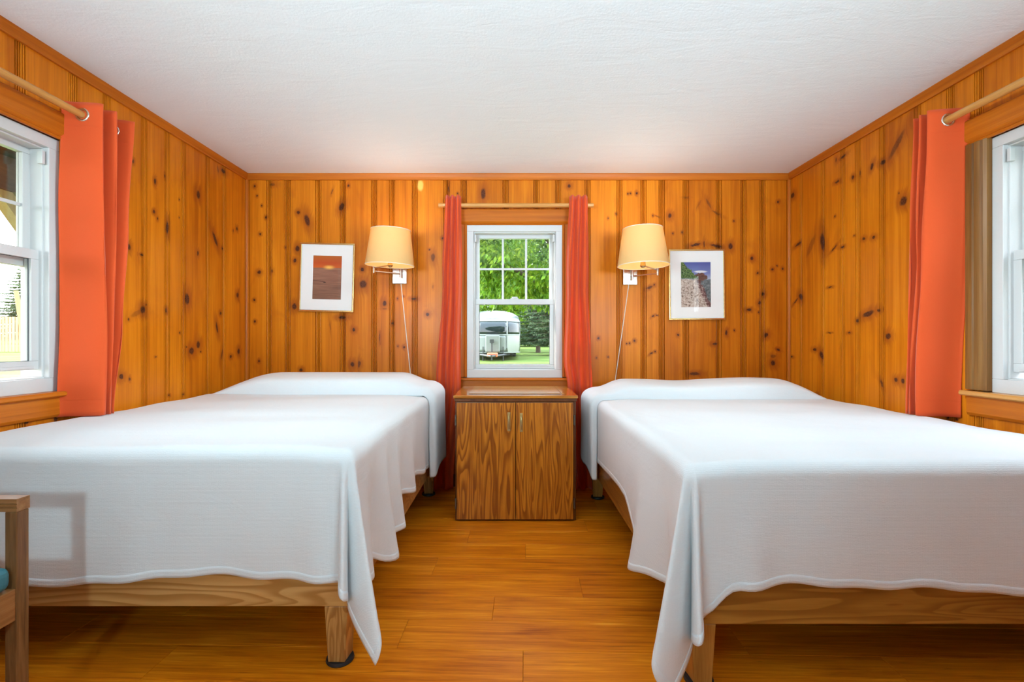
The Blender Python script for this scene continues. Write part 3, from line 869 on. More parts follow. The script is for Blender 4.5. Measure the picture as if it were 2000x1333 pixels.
def bed(label, xa, xw, yf, yh, mx, my, mz, ztop):
    """xa / xw: aisle and wall side, yf / yh: foot and head"""
    root = tag(empty('bed', ((xa + xw) / 2, (yf + yh) / 2, 0)), label, 'bed', 'double beds')
    ox, oy = root.location.x, root.location.y
    s = 1 if xw > xa else -1          # direction from the aisle to the wall
    x0, x1 = min(xa, xw) - ox, max(xa, xw) - ox
    y0, y1 = yf - oy, yh - oy
    MB().box(x0, x1, y0, y0 + 0.032, 0.20, 0.345).build('foot_rail', mx, root, bevel=0.003)
    MB().box(x0, x1, y1 - 0.032, y1, 0.20, 0.345).build('head_rail', mx, root, bevel=0.003)
    for a in (x0, x1 - 0.032):
        MB().box(a, a + 0.032, y0 + 0.0325, y1 - 0.0325, 0.20, 0.345).build('side_rail', my, root, bevel=0.003)
    for lx, sx in ((x0 + 0.004, 1), (x1 - 0.004, -1)):
        for ly, sy in ((y0 + 0.002, 1), (y1 - 0.002, -1)):
            a, b = lx, lx + sx * 0.078
            c, d = ly, ly + sy * 0.078
            gl = 0.014
            def P(x, y, z):
                return (x, y, z)
            bot = [P(a + sx * 0.012, c + sy * 0.002, gl), P(b - sx * 0.010, c + sy * 0.004, gl), P(b - sx * 0.012, d - sy * 0.012, gl), P(a + sx * 0.004, d - sy * 0.012, gl)]
            top = [P(a, c, 0.1995), P(b, c, 0.1995), P(b, d, 0.1995), P(a, d, 0.1995)]
            leg = MB().hexa(bot + top).build('leg', mz, root, bevel=0.003)
            cx, cy_ = (a + b) / 2, (c + d) / 2
            MB().lathe([(0.0, 0.0), (0.043, 0.0), (0.046, 0.004), (0.044, 0.013), (0.0, 0.014)], 20).move(Matrix.Translation((cx, cy_, 0))).build('glide', M['black'], leg, smooth='auto')
    g = 0.03
    MB().box(x0 + g, x1 - g, y0 + g, y1 - g, 0.30, 0.345).build('box_base', mx, root)
    MB().box(x0 + 0.022, x1 - 0.022, y0 + 0.022, y1 - 0.022, 0.3455, ztop - 0.03).build('mattress', M['mattress'], root, bevel=0.05, seg=4)
    return root


def bedspread(label, xa, xw, yf, yh, ycr, ztop, hem_side, hem_foot, pillow, folds, seed):
    """White spread: a main sheet from the crease below the pillow to the foot, and a flap over the pillow."""
    s = 1 if xa > xw else -1                    # +1 when the aisle is on the +X side
    Wd = abs(xa - xw)
    rr = 0.045
    W = Wd - rr + 0.022                         # flat width before the edge rolls over
    L = (ycr - yf) - rr + 0.020
    ph = [random.Random(seed).uniform(0, 6.28) for _ in range(12)]

    def roll(r, R0=rr):
        q = R0 * math.pi / 2
        if r < q:
            return R0 * math.sin(r / R0), R0 * (1 - math.cos(r / R0))
        return R0, R0 + (r - q)

    def top_noise(u, v):
        z = 0.0015 * math.sin(7 * u + ph[0]) * math.sin(5 * v + ph[1]) + 0.0025 * math.sin(15 * v + 3 * u + ph[2])
        z -= 0.014 * sstep(L - 0.30, L, v)                      # sags toward the foot
        z -= 0.010 * sstep(W - 0.16, W, u)
        for (cu, cv, hu, hv, a) in folds['ripples']:
            z += a * math.exp(-((u - cu) / hu) ** 2 - ((v - cv) / hv) ** 2)
        return z

    def hside(v):
        return interp(hem_side, v)

    def hfoot(u):
        return interp(hem_foot, u) + 0.004 * math.sin(13 * u + ph[3]) + 0.003 * math.sin(31 * u + ph[4])

    def point(u, v, fu, fv, off=0.0):
        """u, v on the flat top; fu, fv 0..1 fractions of the overhangs past the aisle side and the foot (fu<0: wall side)"""
        z = ztop + top_noise(u, v)
        if fu <= 0 and fv <= 0 and fu > -1e-6:
            return (u, v, z + off)
        if fu < 0:                                               # tucked down along the wall
            e = -fu * 0.22
            o, dn = roll(e)
            if fv > 0:
                e2 = fv * hfoot(0)
                r = math.hypot(e, e2)
                th = math.atan2(e, e2)
                o, dn = roll(r)
                return (-o * math.sin(th), v + o * math.cos(th), z - dn)
            return (-o, v, z - dn)
        eu, ev = max(0, fu) * hside(v), max(0, fv) * hfoot(u)
        r = math.hypot(eu, ev)
        th = math.atan2(eu, ev)                                  # 0: front plane, 90 deg: side plane
        o, dn = roll(r)
        hang = max(0.0, r - 0.05)
        extra = 0.0
        twist = 0.0
        if eu > 0 and ev > 0:
            deg = math.degrees(th)
            for (c, w, a, tw) in folds['corner']:
                b = math.exp(-((deg - c) / w) ** 2)
                extra += a * b * hang
                twist += tw * b * sstep(0, 0.3, hang)
        # waves that grow down the hanging cloth
        if eu > 0:
            wgt = math.sin(th) ** 2 if ev > 0 else 1.0
            k = (hang / 0.42) ** 1.3
            for (c, w, a) in folds['side']:
                extra += wgt * k * a * math.exp(-((v - c) / w) ** 2)
        if ev > 0:
            wgt = math.cos(th) ** 2 if eu > 0 else 1.0
            k = (hang / 0.42) ** 1.2
            for (c, w, a) in folds['foot']:
                extra += wgt * k * a * math.exp(-((u - c) / w) ** 2)
            extra += wgt * 0.004 * math.sin(9 * u + 11 * dn + ph[5]) * k
        o += extra + off
        a = th + math.radians(twist)
        return (u + o * math.sin(a), v + o * math.cos(a), z - dn)

    def world(p):
        return (xw + s * p[0] + (s * 0.0), ycr - p[1], p[2])

    # parameter rows
    us = [(0, -t) for t in (1.0, 0.75, 0.5, 0.32, 0.2, 0.1)] + [(W * i / 70, 0) for i in range(71)] + [(W, (i / 44)) for i in range(1, 45)]
    vs_ = [(L * i / 90, 0) for i in range(91)] + [(L, i / 44) for i in range(1, 45)]
    P = [[world(point(u, v, fu, fv)) for (v, fv) in vs_] for (u, fu) in us]
    ns = s > 0
    root = MB().grid(P).build('bedspread', M['spread'], None, smooth=True, recalc=False)
    tag(root, label, 'bedspread', 'white bedspreads')
    sol = root.modifiers.new('thick', 'SOLIDIFY')
    sol.thickness = 0.003
    sol.offset = 0

    # stitched hem along foot and aisle side
    hw = 0.026
    h1 = [[world(point(u, L, fu if fu > 0 else 0.0, 1 - hw / hfoot(u) * (1 - k / 3))) for k in range(4)] for (u, fu) in us if fu >= 0]
    h2 = [[world(point(W, v, 1 - hw / hside(v) * (1 - k / 3), fv if fv > 0 else 0.0)) for k in range(4)] for (v, fv) in vs_ if fv >= 0]
    hm = MB().grid(h1)
    hm.grid(h2)
    h = hm.build('hem', M['spread'], root, smooth=True, recalc=False)
    so = h.modifiers.new('thick', 'SOLIDIFY')
    so.thickness = 0.0044
    so.offset = 0

    # flap over the pillow
    pw, hgt, hang_z, dip = pillow['width'], pillow['height'], pillow['hang'], pillow['dip']
    yb = yh - ycr                                              # length of the flap from crease to head
    Rp = 0.13

    def prof(q):                                               # q 0..1 crease -> head
        return max(0.0, 1 - abs(2 * q - 1) ** 3.0) ** 0.5

    def flap(a, q):
        """a: 0..W along the top, then >W hanging; q 0..1"""
        f = prof(q)
        bulge = 0.030 * math.sin(math.pi * min(1, q * 4)) if q < 0.25 else 0.0
        y = q * yb - bulge
        if a <= 1.0:
            u = a * (W + 0.004)
            w = sstep(-0.01, pw, u) ** 0.6                      # rounds off towards the wall
            hh = hgt * f * w * (1 - dip * math.exp(-((u - 0.62 * W) / 0.16) ** 2) + pillow['swell'] * math.exp(-((u - 0.28 * W) / 0.2) ** 2))
            k = sstep(W - 0.20, W + 0.004, u)
            z = ztop + hh - 0.006 * (1 - f)
            z -= (0.055 * f) * k ** 1.6
            return (u, -y, z)
        e = (a - 1.0)
        z0 = ztop + hgt * f - 0.006 * (1 - f) - 0.055 * f
        Rq = 0.03 + 0.055 * f
        tot = (z0 - interp(hang_z, q)) + Rq * 0.57
        o, dn = roll(e * tot, Rq)
        # start of the drop continues the rounded shoulder
        o += 0.016 * sstep(0, 0.2, e)
        wv = pillow['wave'] * math.sin(9.5 * q + ph[6]) * sstep(0.25, 1.0, e)
        lean = pillow['lean'] * sstep(0.1, 1.0, e) * (1 - q) ** 2
        return (W + 0.004 + o + wv, -y + lean, z0 - dn)

    aa = [i / 80 for i in range(81)] + [1 + i / 46 for i in range(1, 47)]
    qq = [0.5 - 0.5 * math.cos(math.pi * i / 54) for i in range(55)]
    FP = []
    for a in aa:
        row = []
        # the edge of the flap turns under at the crease
        p0 = flap(a, 0.0)
        row.append(world((p0[0], p0[1] - 0.012, p0[2] - 0.010) if a <= 1 else (p0[0] - 0.008, p0[1] - 0.014, p0[2])))
        row += [world(flap(a, q)) for q in qq]
        p1 = flap(a, 1.0)
        row.append(world((p1[0], p1[1], p1[2] - 0.05)))
        FP.append(row)
    fl = MB().grid(FP, flip=True).build('pillow_fold', M['spread'], root, smooth=True, recalc=False)
    so = fl.modifiers.new('thick', 'SOLIDIFY')
    so.thickness = 0.003
    so.offset = 0
    return root


BL = dict(xa=-0.530, xw=-1.865, yf=1.600, yh=3.445)
BR = dict(xa=0.548, xw=1.925, yf=1.500, yh=3.375)
bed('pale pine bed frame on tapered legs, below the sunset print', **BL, mx=M['bed_pale'], my=M['bed_pale'], mz=M['bed_pale_z'], ztop=0.735)
bed('amber stained bed frame with wavy grain, below the rocky shore print', **BR, mx=M['bed_amber'], my=M['bed_amber_y'], mz=M['bed_amber_z'], ztop=0.715)
bedspread('white bedspread with even pillow fold, draped on the pale pine bed', ycr=3.02, ztop=0.738, **BL,
          hem_side=[(0, 0.46), (0.22, 0.44), (0.40, 0.405), (0.56, 0.445), (0.71, 0.415), (0.86, 0.50), (0.99, 0.50), (1.10, 0.545), (1.22, 0.48), (1.42, 0.49)],
          hem_foot=[(0, 0.44), (0.30, 0.47), (0.62, 0.455), (0.95, 0.435), (1.10, 0.455), (1.3, 0.455)],
          pillow=dict(width=0.34, height=0.122, hang=[(0, 0.235), (0.25, 0.27), (0.6, 0.29), (1, 0.29)], dip=0.0, swell=0.0, wave=0.010, lean=0.03),
          folds=dict(corner=[(15, 10, 0.20, 0), (52, 13, 0.23, 0), (33, 6, -0.05, 0)],
                     side=[(0.22, 0.07, 0.016), (0.40, 0.05, -0.010), (0.56, 0.07, 0.030), (0.71, 0.045, -0.022), (0.88, 0.06, 0.042), (1.00, 0.035, -0.004), (1.08, 0.05, 0.052), (1.21, 0.035, -0.026), (1.34, 0.06, 0.034)],
                     foot=[(0.3, 0.12, 0.008), (0.62, 0.10, 0.010), (0.95, 0.09, -0.008), (1.24, 0.05, 0.020)],
                     ripples=[(0.5, 1.05, 0.7, 0.07, 0.004), (0.8, 0.85, 0.4, 0.06, -0.003), (0.5, 1.2, 0.3, 0.05, 0.003)]), seed=3)
bedspread('white bedspread with sagging pillow fold, draped on the amber stained bed', ycr=2.97, ztop=0.716, **BR,
          hem_side=[(0, 0.40), (0.40, 0.375), (0.72, 0.37), (0.92, 0.47), (1.06, 0.54), (1.24, 0.50), (1.45, 0.47)],
          hem_foot=[(0, 0.42), (0.42, 0.425), (0.75, 0.41), (1.05, 0.395), (1.24, 0.405), (1.34, 0.47), (1.36, 0.49)],
          pillow=dict(width=0.22, height=0.105, hang=[(0, 0.225), (0.35, 0.29), (0.7, 0.34), (1, 0.34)], dip=0.10, swell=0.08, wave=0.010, lean=0.0),
          folds=dict(corner=[(14, 10, 0.22, 0), (53, 13, 0.30, 0), (33, 6, -0.07, 0)],
                     side=[(0.40, 0.14, 0.006), (0.75, 0.10, 0.008), (1.10, 0.13, 0.062), (1.30, 0.05, -0.025)],
                     foot=[(0.35, 0.10, 0.010), (0.75, 0.12, -0.008), (1.02, 0.10, 0.016), (1.20, 0.06, 0.035)],
                     ripples=[(0.75, 1.12, 0.5, 0.06, 0.003), (0.6, 0.95, 0.4, 0.07, -0.002), (0.75, 1.30, 0.4, 0.04, 0.003)]), seed=9)

# ------------------------------------------------------------------ nightstand cabinet
cab = tag(empty('nightstand', (0.028, 3.19, 0)), 'two-door stained fir cabinet with glossy inlaid top, standing below the back window', 'cabinet')
ox, oy = cab.location.x, cab.location.y
x0, x1, y0, y1 = -0.332 - ox, 0.387 - ox, 2.915 - oy, 3.500 - oy
cb = MB()
cb.box(x0, x0 + 0.018, y0, y1, 0.0, 0.710)
cb.box(x1 - 0.018, x1, y0, y1, 0.0, 0.710)
cb.box(x0 + 0.018, x1 - 0.018, y1 - 0.012, y1, 0.0, 0.710)
cb.box(x0 + 0.018, x1 - 0.018, y0, y1 - 0.012, 0.0, 0.022)
cb.box(x0 + 0.018, x1 - 0.018, y0, y1 - 0.012, 0.692, 0.710)
cb.build('carcass', M['cab_dark'], cab, bevel=0.002)
MB().box(x0 - 0.004, x1 + 0.004, y0 - 0.012, y1, 0.7105, 0.729).build('top_moulding', M['cab_dark'], cab, bevel=0.003)
top = MB().box(x0 - 0.010, x1 + 0.010, y0 - 0.022, y1, 0.7295, 0.7475).build('top', M['cab_top'], cab, bevel=0.004)
MB().box(x0 + 0.075, x1 - 0.085, y0 + 0.075, y1 - 0.04, 0.7478, 0.7505).build('inset_panel', M['cab_inset'], top, bevel=0.001)
MB().box(x1 - 0.078, x1 - 0.058, y0 + 0.075, y1 - 0.04, 0.7478, 0.7500).build('inlay_strip', M['cab_inset'], top, bevel=0.001)
MB().box(x0 + 0.075, x1 - 0.085, y0 + 0.050, y0 + 0.068, 0.7478, 0.7500).build('inlay_strip', M['cab_dark'], top, bevel=0.001)
xm = 0.0262 - ox
for (a, b, hx, hz, hinge) in ((x0 + 0.010, xm - 0.0018, -0.0125 - ox, 0.648, x0 + 0.0035), (xm + 0.0018, x1 - 0.018, 0.0605 - ox, 0.643, x1 - 0.0105)):
    dr = MB().box(a, b, y0 - 0.0195, y0 - 0.001, 0.012, 0.704).build('door', M['cab_door'], cab, bevel=0.0025)
    hb = MB()
    hb.box(hx - 0.0085, hx + 0.0085, y0 - 0.0215, y0 - 0.0195, hz - 0.112, hz)
    hd = hb.build('handle_plate', M['brass'], dr, bevel=0.0008)
    pull = MB()
    pull.tube([(hx, y0 - 0.0215, hz - 0.016), (hx, y0 - 0.036, hz - 0.020), (hx, y0 - 0.038, hz - 0.030), (hx, y0 - 0.038, hz - 0.082), (hx, y0 - 0.036, hz - 0.092), (hx, y0 - 0.0215, hz - 0.096)], 0.0042, 8)
    pull.build('handle', M['brass'], dr, smooth='auto')
    for z in (0.60, 0.105):
        hg = MB().box(hinge - 0.0045, hinge + 0.0045, y0 - 0.017, y0 - 0.0005, z - 0.028, z + 0.028)
        hg.tube([(hinge, y0 - 0.019, z - 0.030), (hinge, y0 - 0.019, z + 0.030)], 0.004, 10)
        hg.build('hinge', M['steel_dark'], dr, smooth='auto')


# ------------------------------------------------------------------ curtains and rods
def curtain(label, wall, keys, z0, z1, n0, zrod, amp, rings=True, squeeze=None, group=None):
    """keys: [(z, [s positions of t = .5 (wall), 1 (tip), 1.5 ...])] in wall coordinates; depth is negative into the room"""
    nk = len(keys[0][1])
    NS, NZ = 16, 64

    def srow(z):
        return [interp([(kz, ks[i]) for kz, ks in keys], z) for i in range(nk)]

    def pt(i, f, z, row):
        """between control i (wall or tip) and i+1"""
        sa, sb = row[i], row[i + 1]
        s = lerp(sa, sb, f)
        # alternate wall / tip
        c = -math.cos(math.pi * f)
        val = c if i % 2 == 0 else -c
        val = math.copysign(abs(val) ** 0.75, val)
        nn, A = n0, amp
        if squeeze:
            k = sstep(squeeze[0], squeeze[1], z)
            nn, A = lerp(squeeze[2], n0, k), lerp(squeeze[3], amp, k)
        A *= 1 + 0.05 * math.sin(5 * z + i * 1.7)
        d = nn + A * val
        s += 0.004 * math.sin(6 * z + 2.1 * i) * sstep(z1, z1 - 0.5, z)
        return (s, -d, z)

    P = []
    zs = [z0 + (z1 - z0) * k / NZ for k in range(NZ + 1)]
    for i in range(nk - 1):
        for k in range(NS + (1 if i == nk - 2 else 0)):
            P.append([pt(i, k / NS, z, srow(z)) for z in zs])
    root = MB().grid(P).build('curtain', M['curtain'], None, smooth=True, recalc=False)
    root.location = wall.location
    root.rotation_euler = wall.rotation_euler
    tag(root, label, 'curtain', group)
    so = root.modifiers.new('thick', 'SOLIDIFY')
    so.thickness = 0.0022
    so.offset = 0
    # stitched top and bottom hems
    for za, zb in ((z1 - 0.105, z1 - 0.1035), (z0 + 0.07, z0 + 0.0715)):
        Q = []
        for i in range(nk - 1):
            for k in range(NS + (1 if i == nk - 2 else 0)):
                Q.append([pt(i, k / NS, lerp(za, zb, m), srow(lerp(za, zb, m))) for m in (0, 1)])
        q = MB().grid(Q).build('hem_stitch', M['curtain'], root, smooth=True, recalc=False)
        sq = q.modifiers.new('thick', 'SOLIDIFY')
        sq.thickness = 0.0040
        sq.offset = 0
    row = srow(zrod)
    for i in range(nk - 1 if rings else 0):
        s = lerp(row[i], row[i + 1], 0.5)
        a = pt(i, 0.45, zrod, row)
        b = pt(i, 0.55, zrod, row)
        tan = (Vector(b) - Vector(a)).normalized()
        nrm = Vector((tan.y, -tan.x, 0))
        prof = []
        for j in range(10):
            th = 2 * math.pi * j / 10
            prof.append((0.024 + 0.0058 * math.cos(th), 0.0036 * math.sin(th)))
        rot = nrm.to_track_quat('Z', 'Y').to_matrix().to_4x4()
        MB().lathe(prof, 24, closed=True).move(Matrix.Translation((s, -n0, zrod)) @ rot).build('grommet', M['chrome'], root, smooth=True)
    return root


def rod(label, wall, s0, s1, n0, z, brackets):
    root = MB().tube([(s0, -n0, z), (s1, -n0, z)], 0.0158, 20).build('curtain_rod', M['rod'], None, smooth='auto')
    root.location = wall.location
    root.rotation_euler = wall.rotation_euler
    tag(root, label, 'curtain rod', 'wooden curtain rods')
    for b in brackets:
        k = MB().box(b - 0.010, b + 0.010, -n0 - 0.004, 0.0, z - 0.034, z - 0.0155)
        k.box(b - 0.016, b + 0.016, -0.012, 0.0, z - 0.05, z + 0.03)
        k.build('bracket', M['rod'], root, bevel=0.002)
    return root


ZR = 2.052
rod('round wooden curtain rod above the small back window', wall_back, -0.520, 0.592, 0.085, 2.046, (-0.415, 0.475))
rod('round wooden curtain rod above the window beside the sunset print bed', wall_left, 1.02, 2.365, 0.085, ZR, (2.27, 1.15))
rod('round wooden curtain rod above the window beside the rocky shore print bed', wall_right, -2.325, -1.02, 0.085, 2.066, (-2.262, -1.15))

GC = 'coral curtains'
curtain('coral curtain with pink glow, at the window of the sunset print bed', wall_left,
        [(0.30, [2.085, 2.150, 2.158, 2.172, 2.180, 2.192, 2.21]), (0.75, [2.085, 2.150, 2.158, 2.172, 2.180, 2.192, 2.21]),
         (1.15, [2.094, 2.150, 2.165, 2.195, 2.212, 2.240, 2.27]), (1.60, [2.098, 2.140, 2.165, 2.205, 2.225, 2.275, 2.31]), (2.12, [2.104, 2.136, 2.170, 2.208, 2.255, 2.312, 2.345])],
        0.745, 2.106, 0.088, ZR, 0.078, group=GC)
curtain('flat orange coral curtain at the window of the rocky shore print bed', wall_right,
        [(0.30, [-2.375, -2.342, -2.335, -2.318, -2.312, -2.290, -2.222]), (0.75, [-2.375, -2.342, -2.335, -2.318, -2.312, -2.290, -2.222]),
         (1.5, [-2.34, -2.315, -2.305, -2.282, -2.272, -2.245, -2.19]), (2.12, [-2.325, -2.300, -2.285, -2.262, -2.250, -2.222, -2.178])][0:],
        0.722, 2.116, 0.082, 2.066, 0.076, group=GC)
# the controls must start at the wall: reverse order keeps tips on odd positions
curtain('narrow coral curtain beside the back window, next to the lamp by the sunset print', wall_back,
        [(0.02, [-0.645, -0.610, -0.575, -0.535, -0.50, -0.465, -0.41]), (0.80, [-0.530, -0.505, -0.478, -0.452, -0.425, -0.395, -0.360]),
         (1.50, [-0.492, -0.472, -0.450, -0.425, -0.405, -0.380, -0.352]), (2.12, [-0.468, -0.452, -0.436, -0.415, -0.397, -0.376, -0.356])],
        0.018, 2.103, 0.126, 2.046, 0.022, rings=False, group=GC)
curtain('narrow coral curtain beside the back window, next to the lamp by the rocky shore print', wall_back,
        [(0.02, [0.442, 0.460, 0.480, 0.515, 0.545, 0.582, 0.605]), (0.74, [0.408, 0.430, 0.452, 0.480, 0.510, 0.545, 0.580]), (0.95, [0.378, 0.406, 0.434, 0.466, 0.500, 0.538, 0.575]),
         (1.50, [0.392, 0.414, 0.438, 0.465, 0.492, 0.522, 0.552]), (2.12, [0.416, 0.436, 0.456, 0.480, 0.502, 0.526, 0.548])],
        0.018, 2.103, 0.126, 2.046, 0.022, rings=False, group=GC)


# ------------------------------------------------------------------ swing-arm wall lamps
def wall_lamp(label, plate, post, elbow, shade_c, rt, rb, h, tilt, cord_end):
    root = tag(empty('wall_lamp', plate), label, 'wall lamp', 'swing-arm wall lamps')
    o = Vector(plate)

    def rel(p):
        return Vector(p) - o
    m = M['chrome']
    MB().box(-0.053, 0.053, -0.022, 0.004, -0.068, 0.068).build('backplate', m, root, bevel=0.004, seg=3)
    p = rel(post)
    b = MB().tube([p + Vector((0, 0, -0.040)), p + Vector((0, 0, 0.045))], 0.0075, 14)
    b.tube([(p.x, -0.02, p.z), (p.x, p.y, p.z)], 0.0075, 12)
    b.build('post', m, root, smooth='auto')
    e = rel(elbow)
    MB().tube([p + Vector((0, 0, -0.010)), e + Vector((0, 0, -0.010))], 0.0050, 12).build('arm', m, root, smooth='auto')
    MB().tube([e + Vector((0, 0, -0.024)), e + Vector((0, 0, -0.021)), e + Vector((0, 0, 0.025)), e + Vector((0, 0, 0.028))], [0.006, 0.0085, 0.0085, 0.006], 14).build('elbow', m, root, smooth='auto')
    c = rel(shade_c)
    a2 = e + Vector((0, 0, 0.014))
    MB().tube([a2, Vector((c.x, c.y, c.z + 0.004))], 0.0050, 12).build('arm', m, root, smooth='auto')
    # socket and bulb
    MB().tube([c + Vector((0, 0, -0.012)), c + Vector((0, 0, 0.0)), c + Vector((0, 0, 0.012)), c + Vector((0, 0, 0.055))], [0.008, 0.020, 0.016, 0.016], 16).build('socket', M['brass'], root, smooth='auto')
    prof = [(0.0, 0.052), (0.013, 0.055), (0.016, 0.07), (0.027, 0.095), (0.030, 0.115), (0.024, 0.137), (0.012, 0.147), (0.0, 0.150)]
    MB().lathe(prof, 20).move(Matrix.Translation(c)).build('bulb', M['bulb'], root, smooth=True)
    # shade: a tapered drum with a thin rim at both ends
    T = Matrix.Translation(c + Vector((0, 0, h / 2 + 0.002))) @ tilt.to_matrix().to_4x4()
    prof = [(rb, -h / 2), (rt, h / 2), (rt - 0.002, h / 2), (rb - 0.002, -h / 2)]
    MB().lathe(prof, 64, closed=True).move(T).build('shade', M['shade'], root, smooth='auto')
    for r_, z_ in ((rb, -h / 2), (rt, h / 2)):
        pr = [(r_ + 0.0018 * math.cos(2 * math.pi * j / 8), z_ + 0.0026 * math.sin(2 * math.pi * j / 8)) for j in range(8)]
        MB().lathe(pr, 64, closed=True).move(T).build('shade_rim', M['cord'], root, smooth=True)
    sp = MB()
    for k in range(3):
        th = 2 * math.pi * k / 3 + 0.4
        sp.tube([(0, 0, -h / 2 + 0.055), ((rb - 0.012) * math.cos(th), (rb - 0.012) * math.sin(th), -h / 2 + 0.03)], 0.0016, 6)
    sp.move(T)
    sp.build('spider', m, root)
    # the cord drops down the boards behind the bed
    ce = rel(cord_end)
    st = Vector((0.006 if ce.x > 0 else -0.006, 0.004, -0.066))
    MB().tube([st, lerp(st, ce, 0.5) + Vector((0, 0.0, -0.002)), ce, ce + Vector((0.01 if ce.x > 0 else -0.01, 0, -0.25))], 0.0032, 8).build('cord', M['cord'], root, smooth='auto')
    # the lamp's own light
    l = D.lights.new('lamp_light', 'POINT')
    l.energy = 3.4
    l.color = (1.0, 0.92, 0.78)
    l.shadow_soft_size = 0.03
    lo = D.objects.new('lamp_light', l)
    C.objects.link(lo)
    lo.location = c + Vector((0, 0, 0.20))
    lo.parent = root
    return root


from mathutils import Euler
wall_lamp('lit cream wall lamp, its tilted shade next to the sunset print', (-0.815, 3.594, 1.556), (-0.800, 3.545, 1.568), (-0.965, 3.44, 1.572), (-0.817, 3.31, 1.581),
          0.131, 0.1625, 0.238, Euler((R(1.5), R(2.2), 0)), (-0.735, 3.590, 0.80))
wall_lamp('lit cream wall lamp, its shade overlapping the rocky shore print', (0.872, 3.594, 1.548), (0.882, 3.545, 1.552), (1.010, 3.37, 1.546), (0.866, 3.21, 1.563),
          0.128, 0.166, 0.242, Euler((R(-1.0), R(-1.0), 0)), (0.762, 3.590, 0.76))


# ------------------------------------------------------------------ framed prints
def framed_print(label, cx, cz, w, h, roll_deg, art, aw, ah, adx, adz):
    root = tag(empty('framed_print', (cx, YB - 0.001, cz)), label, 'picture', 'framed prints')
    root.rotation_euler = (R(-0.6), R(roll_deg), 0)
    f, d = 0.011, 0.022
    fr = MB()
    hw, hh = w / 2, h / 2
    fr.box(-hw, hw, -d, -0.001, hh - f, hh)
    fr.box(-hw, hw, -d, -0.001, -hh, -hh + f)
    fr.box(-hw, -hw + f, -d, -0.001, -hh + f, hh - f)
    fr.box(hw - f, hw, -d, -0.001, -hh + f, hh - f)
    fr.build('frame', M['gold'], root, bevel=0.002)
    # mat board with a bevelled window, art behind it
    mt = MB()
    a0, a1, b0, b1 = adx - aw / 2, adx + aw / 2, adz - ah / 2, adz + ah / 2
    ring2 = [(-hw + f, hh - f), (hw - f, hh - f), (hw - f, -hh + f), (-hw + f, -hh + f)]
    inn = [(a0, b1), (a1, b1), (a1, b0), (a0, b0)]
    g = 0.0025
    inn2 = [(a0 + g, b1 - g), (a1 - g, b1 - g), (a1 - g, b0 + g), (a0 + g, b0 + g)]
    vs_ = [(x, -0.0145, z) for x, z in ring2] + [(x, -0.0145, z) for x, z in inn] + [(x, -0.0120, z) for x, z in inn2]
    fs_ = []
    for i in range(4):
        j = (i + 1) % 4
        fs_ += [(i, j, 4 + j, 4 + i), (4 + i, 4 + j, 8 + j, 8 + i)]
    mt.add(vs_, fs_).build('mat_board', M['mat_board'], root)
    pr = MB().box(-aw / 2, aw / 2, -0.0005, 0.0005, -ah / 2, ah / 2).build('print', art, root)
    pr.location = (adx, -0.0112, adz)
    MB().box(-hw + f, hw - f, -0.0175, -0.016, -hh + f, hh - f).build('glazing', M['print_glass'], root)
    return root


framed_print('gold framed print of an orange beach sunset in a white mat', -1.349, 1.536, 0.400, 0.503, 1.3, M['sunset'], 0.214, 0.325, 0.0, 0.0)
framed_print('gold framed print of a pale rocky shore under blue sky, in a white mat', 1.362, 1.484, 0.411, 0.516, -0.4, M['shore'], 0.222, 0.334, -0.005, 0.0)

# ------------------------------------------------------------------ armchair at the left edge of the view
ch = tag(empty('armchair', (-1.55, 0.99, 0)), 'oak armchair with teal vinyl seat, standing before the pale pine bed', 'chair')
cx_, cy_ = ch.location.x, ch.location.y
PX, PW, PD = -1.281 - cx_, 0.031, 0.033
BXp = -1.83 - cx_
for yy, nm in ((1.300 - cy_, 1), (0.705 - cy_, 0)):
    MB().box(PX - PW, PX, yy - PD, yy, 0.0, 0.6265).build('leg', M['chair_wood'], ch, bevel=0.0025)
    MB().box(BXp, BXp + PW, yy - PD, yy, 0.0, 0.6265).build('leg', M['chair_wood'], ch, bevel=0.0025)
    arm = MB()
    zb, zt = 0.627, 0.660
    ya, yb_ = yy - PD - 0.001, yy + 0.001
    q = 0.0025
    op = [(ya, zb), (ya, zb + 0.008), (ya + q, zb + 0.0095), (ya, zb + 0.011), (ya, zb + 0.0185), (ya + q, zb + 0.020), (ya, zb + 0.0215), (ya, zt), (yb_, zt), (yb_, zb)]
    arm.prism(op, 'x', BXp - 0.002, PX + 0.001)
    arm.build('armrest', M['chair_wood_x'], ch)
    MB().box(BXp + PW, PX - PW, yy - PD + 0.006, yy - 0.006, 0.355, 0.425).build('side_rail', M['chair_wood_x'], ch, bevel=0.002)
ya, yb_ = 0.705 - cy_, 1.300 - cy_ - PD
MB().box(PX - 0.024, PX - 0.002, ya, yb_, 0.345, 0.428).build('front_rail', M['chair_wood_y'], ch, bevel=0.002)
MB().box(BXp + 0.004, BXp + 0.026, ya, yb_, 0.345, 0.428).build('back_rail', M['chair_wood_y'], ch, bevel=0.002)
MB().box(BXp + 0.03, PX - 0.026, ya + 0.002, yb_ - 0.004, 0.4, 0.427).build('seat_board', M['chair_wood_y'], ch)
MB().box(BXp + 0.034, PX - 0.003, ya + 0.006, yb_ - 0.004, 0.4285, 0.492).build('seat_cushion', M['teal'], ch, bevel=0.022, seg=4)['label'] = 'teal vinyl seat cushion'
MB().box(BXp + 0.004, BXp + 0.026, ya, yb_, 0.565, 0.66).build('back_slat', M['chair_wood_y'], ch, bevel=0.003)
MB().box(BXp + 0.028, BXp + 0.075, ya + 0.02, yb_ - 0.02, 0.5, 0.80).build('back_cushion', M['teal'], ch, bevel=0.02, seg=4)


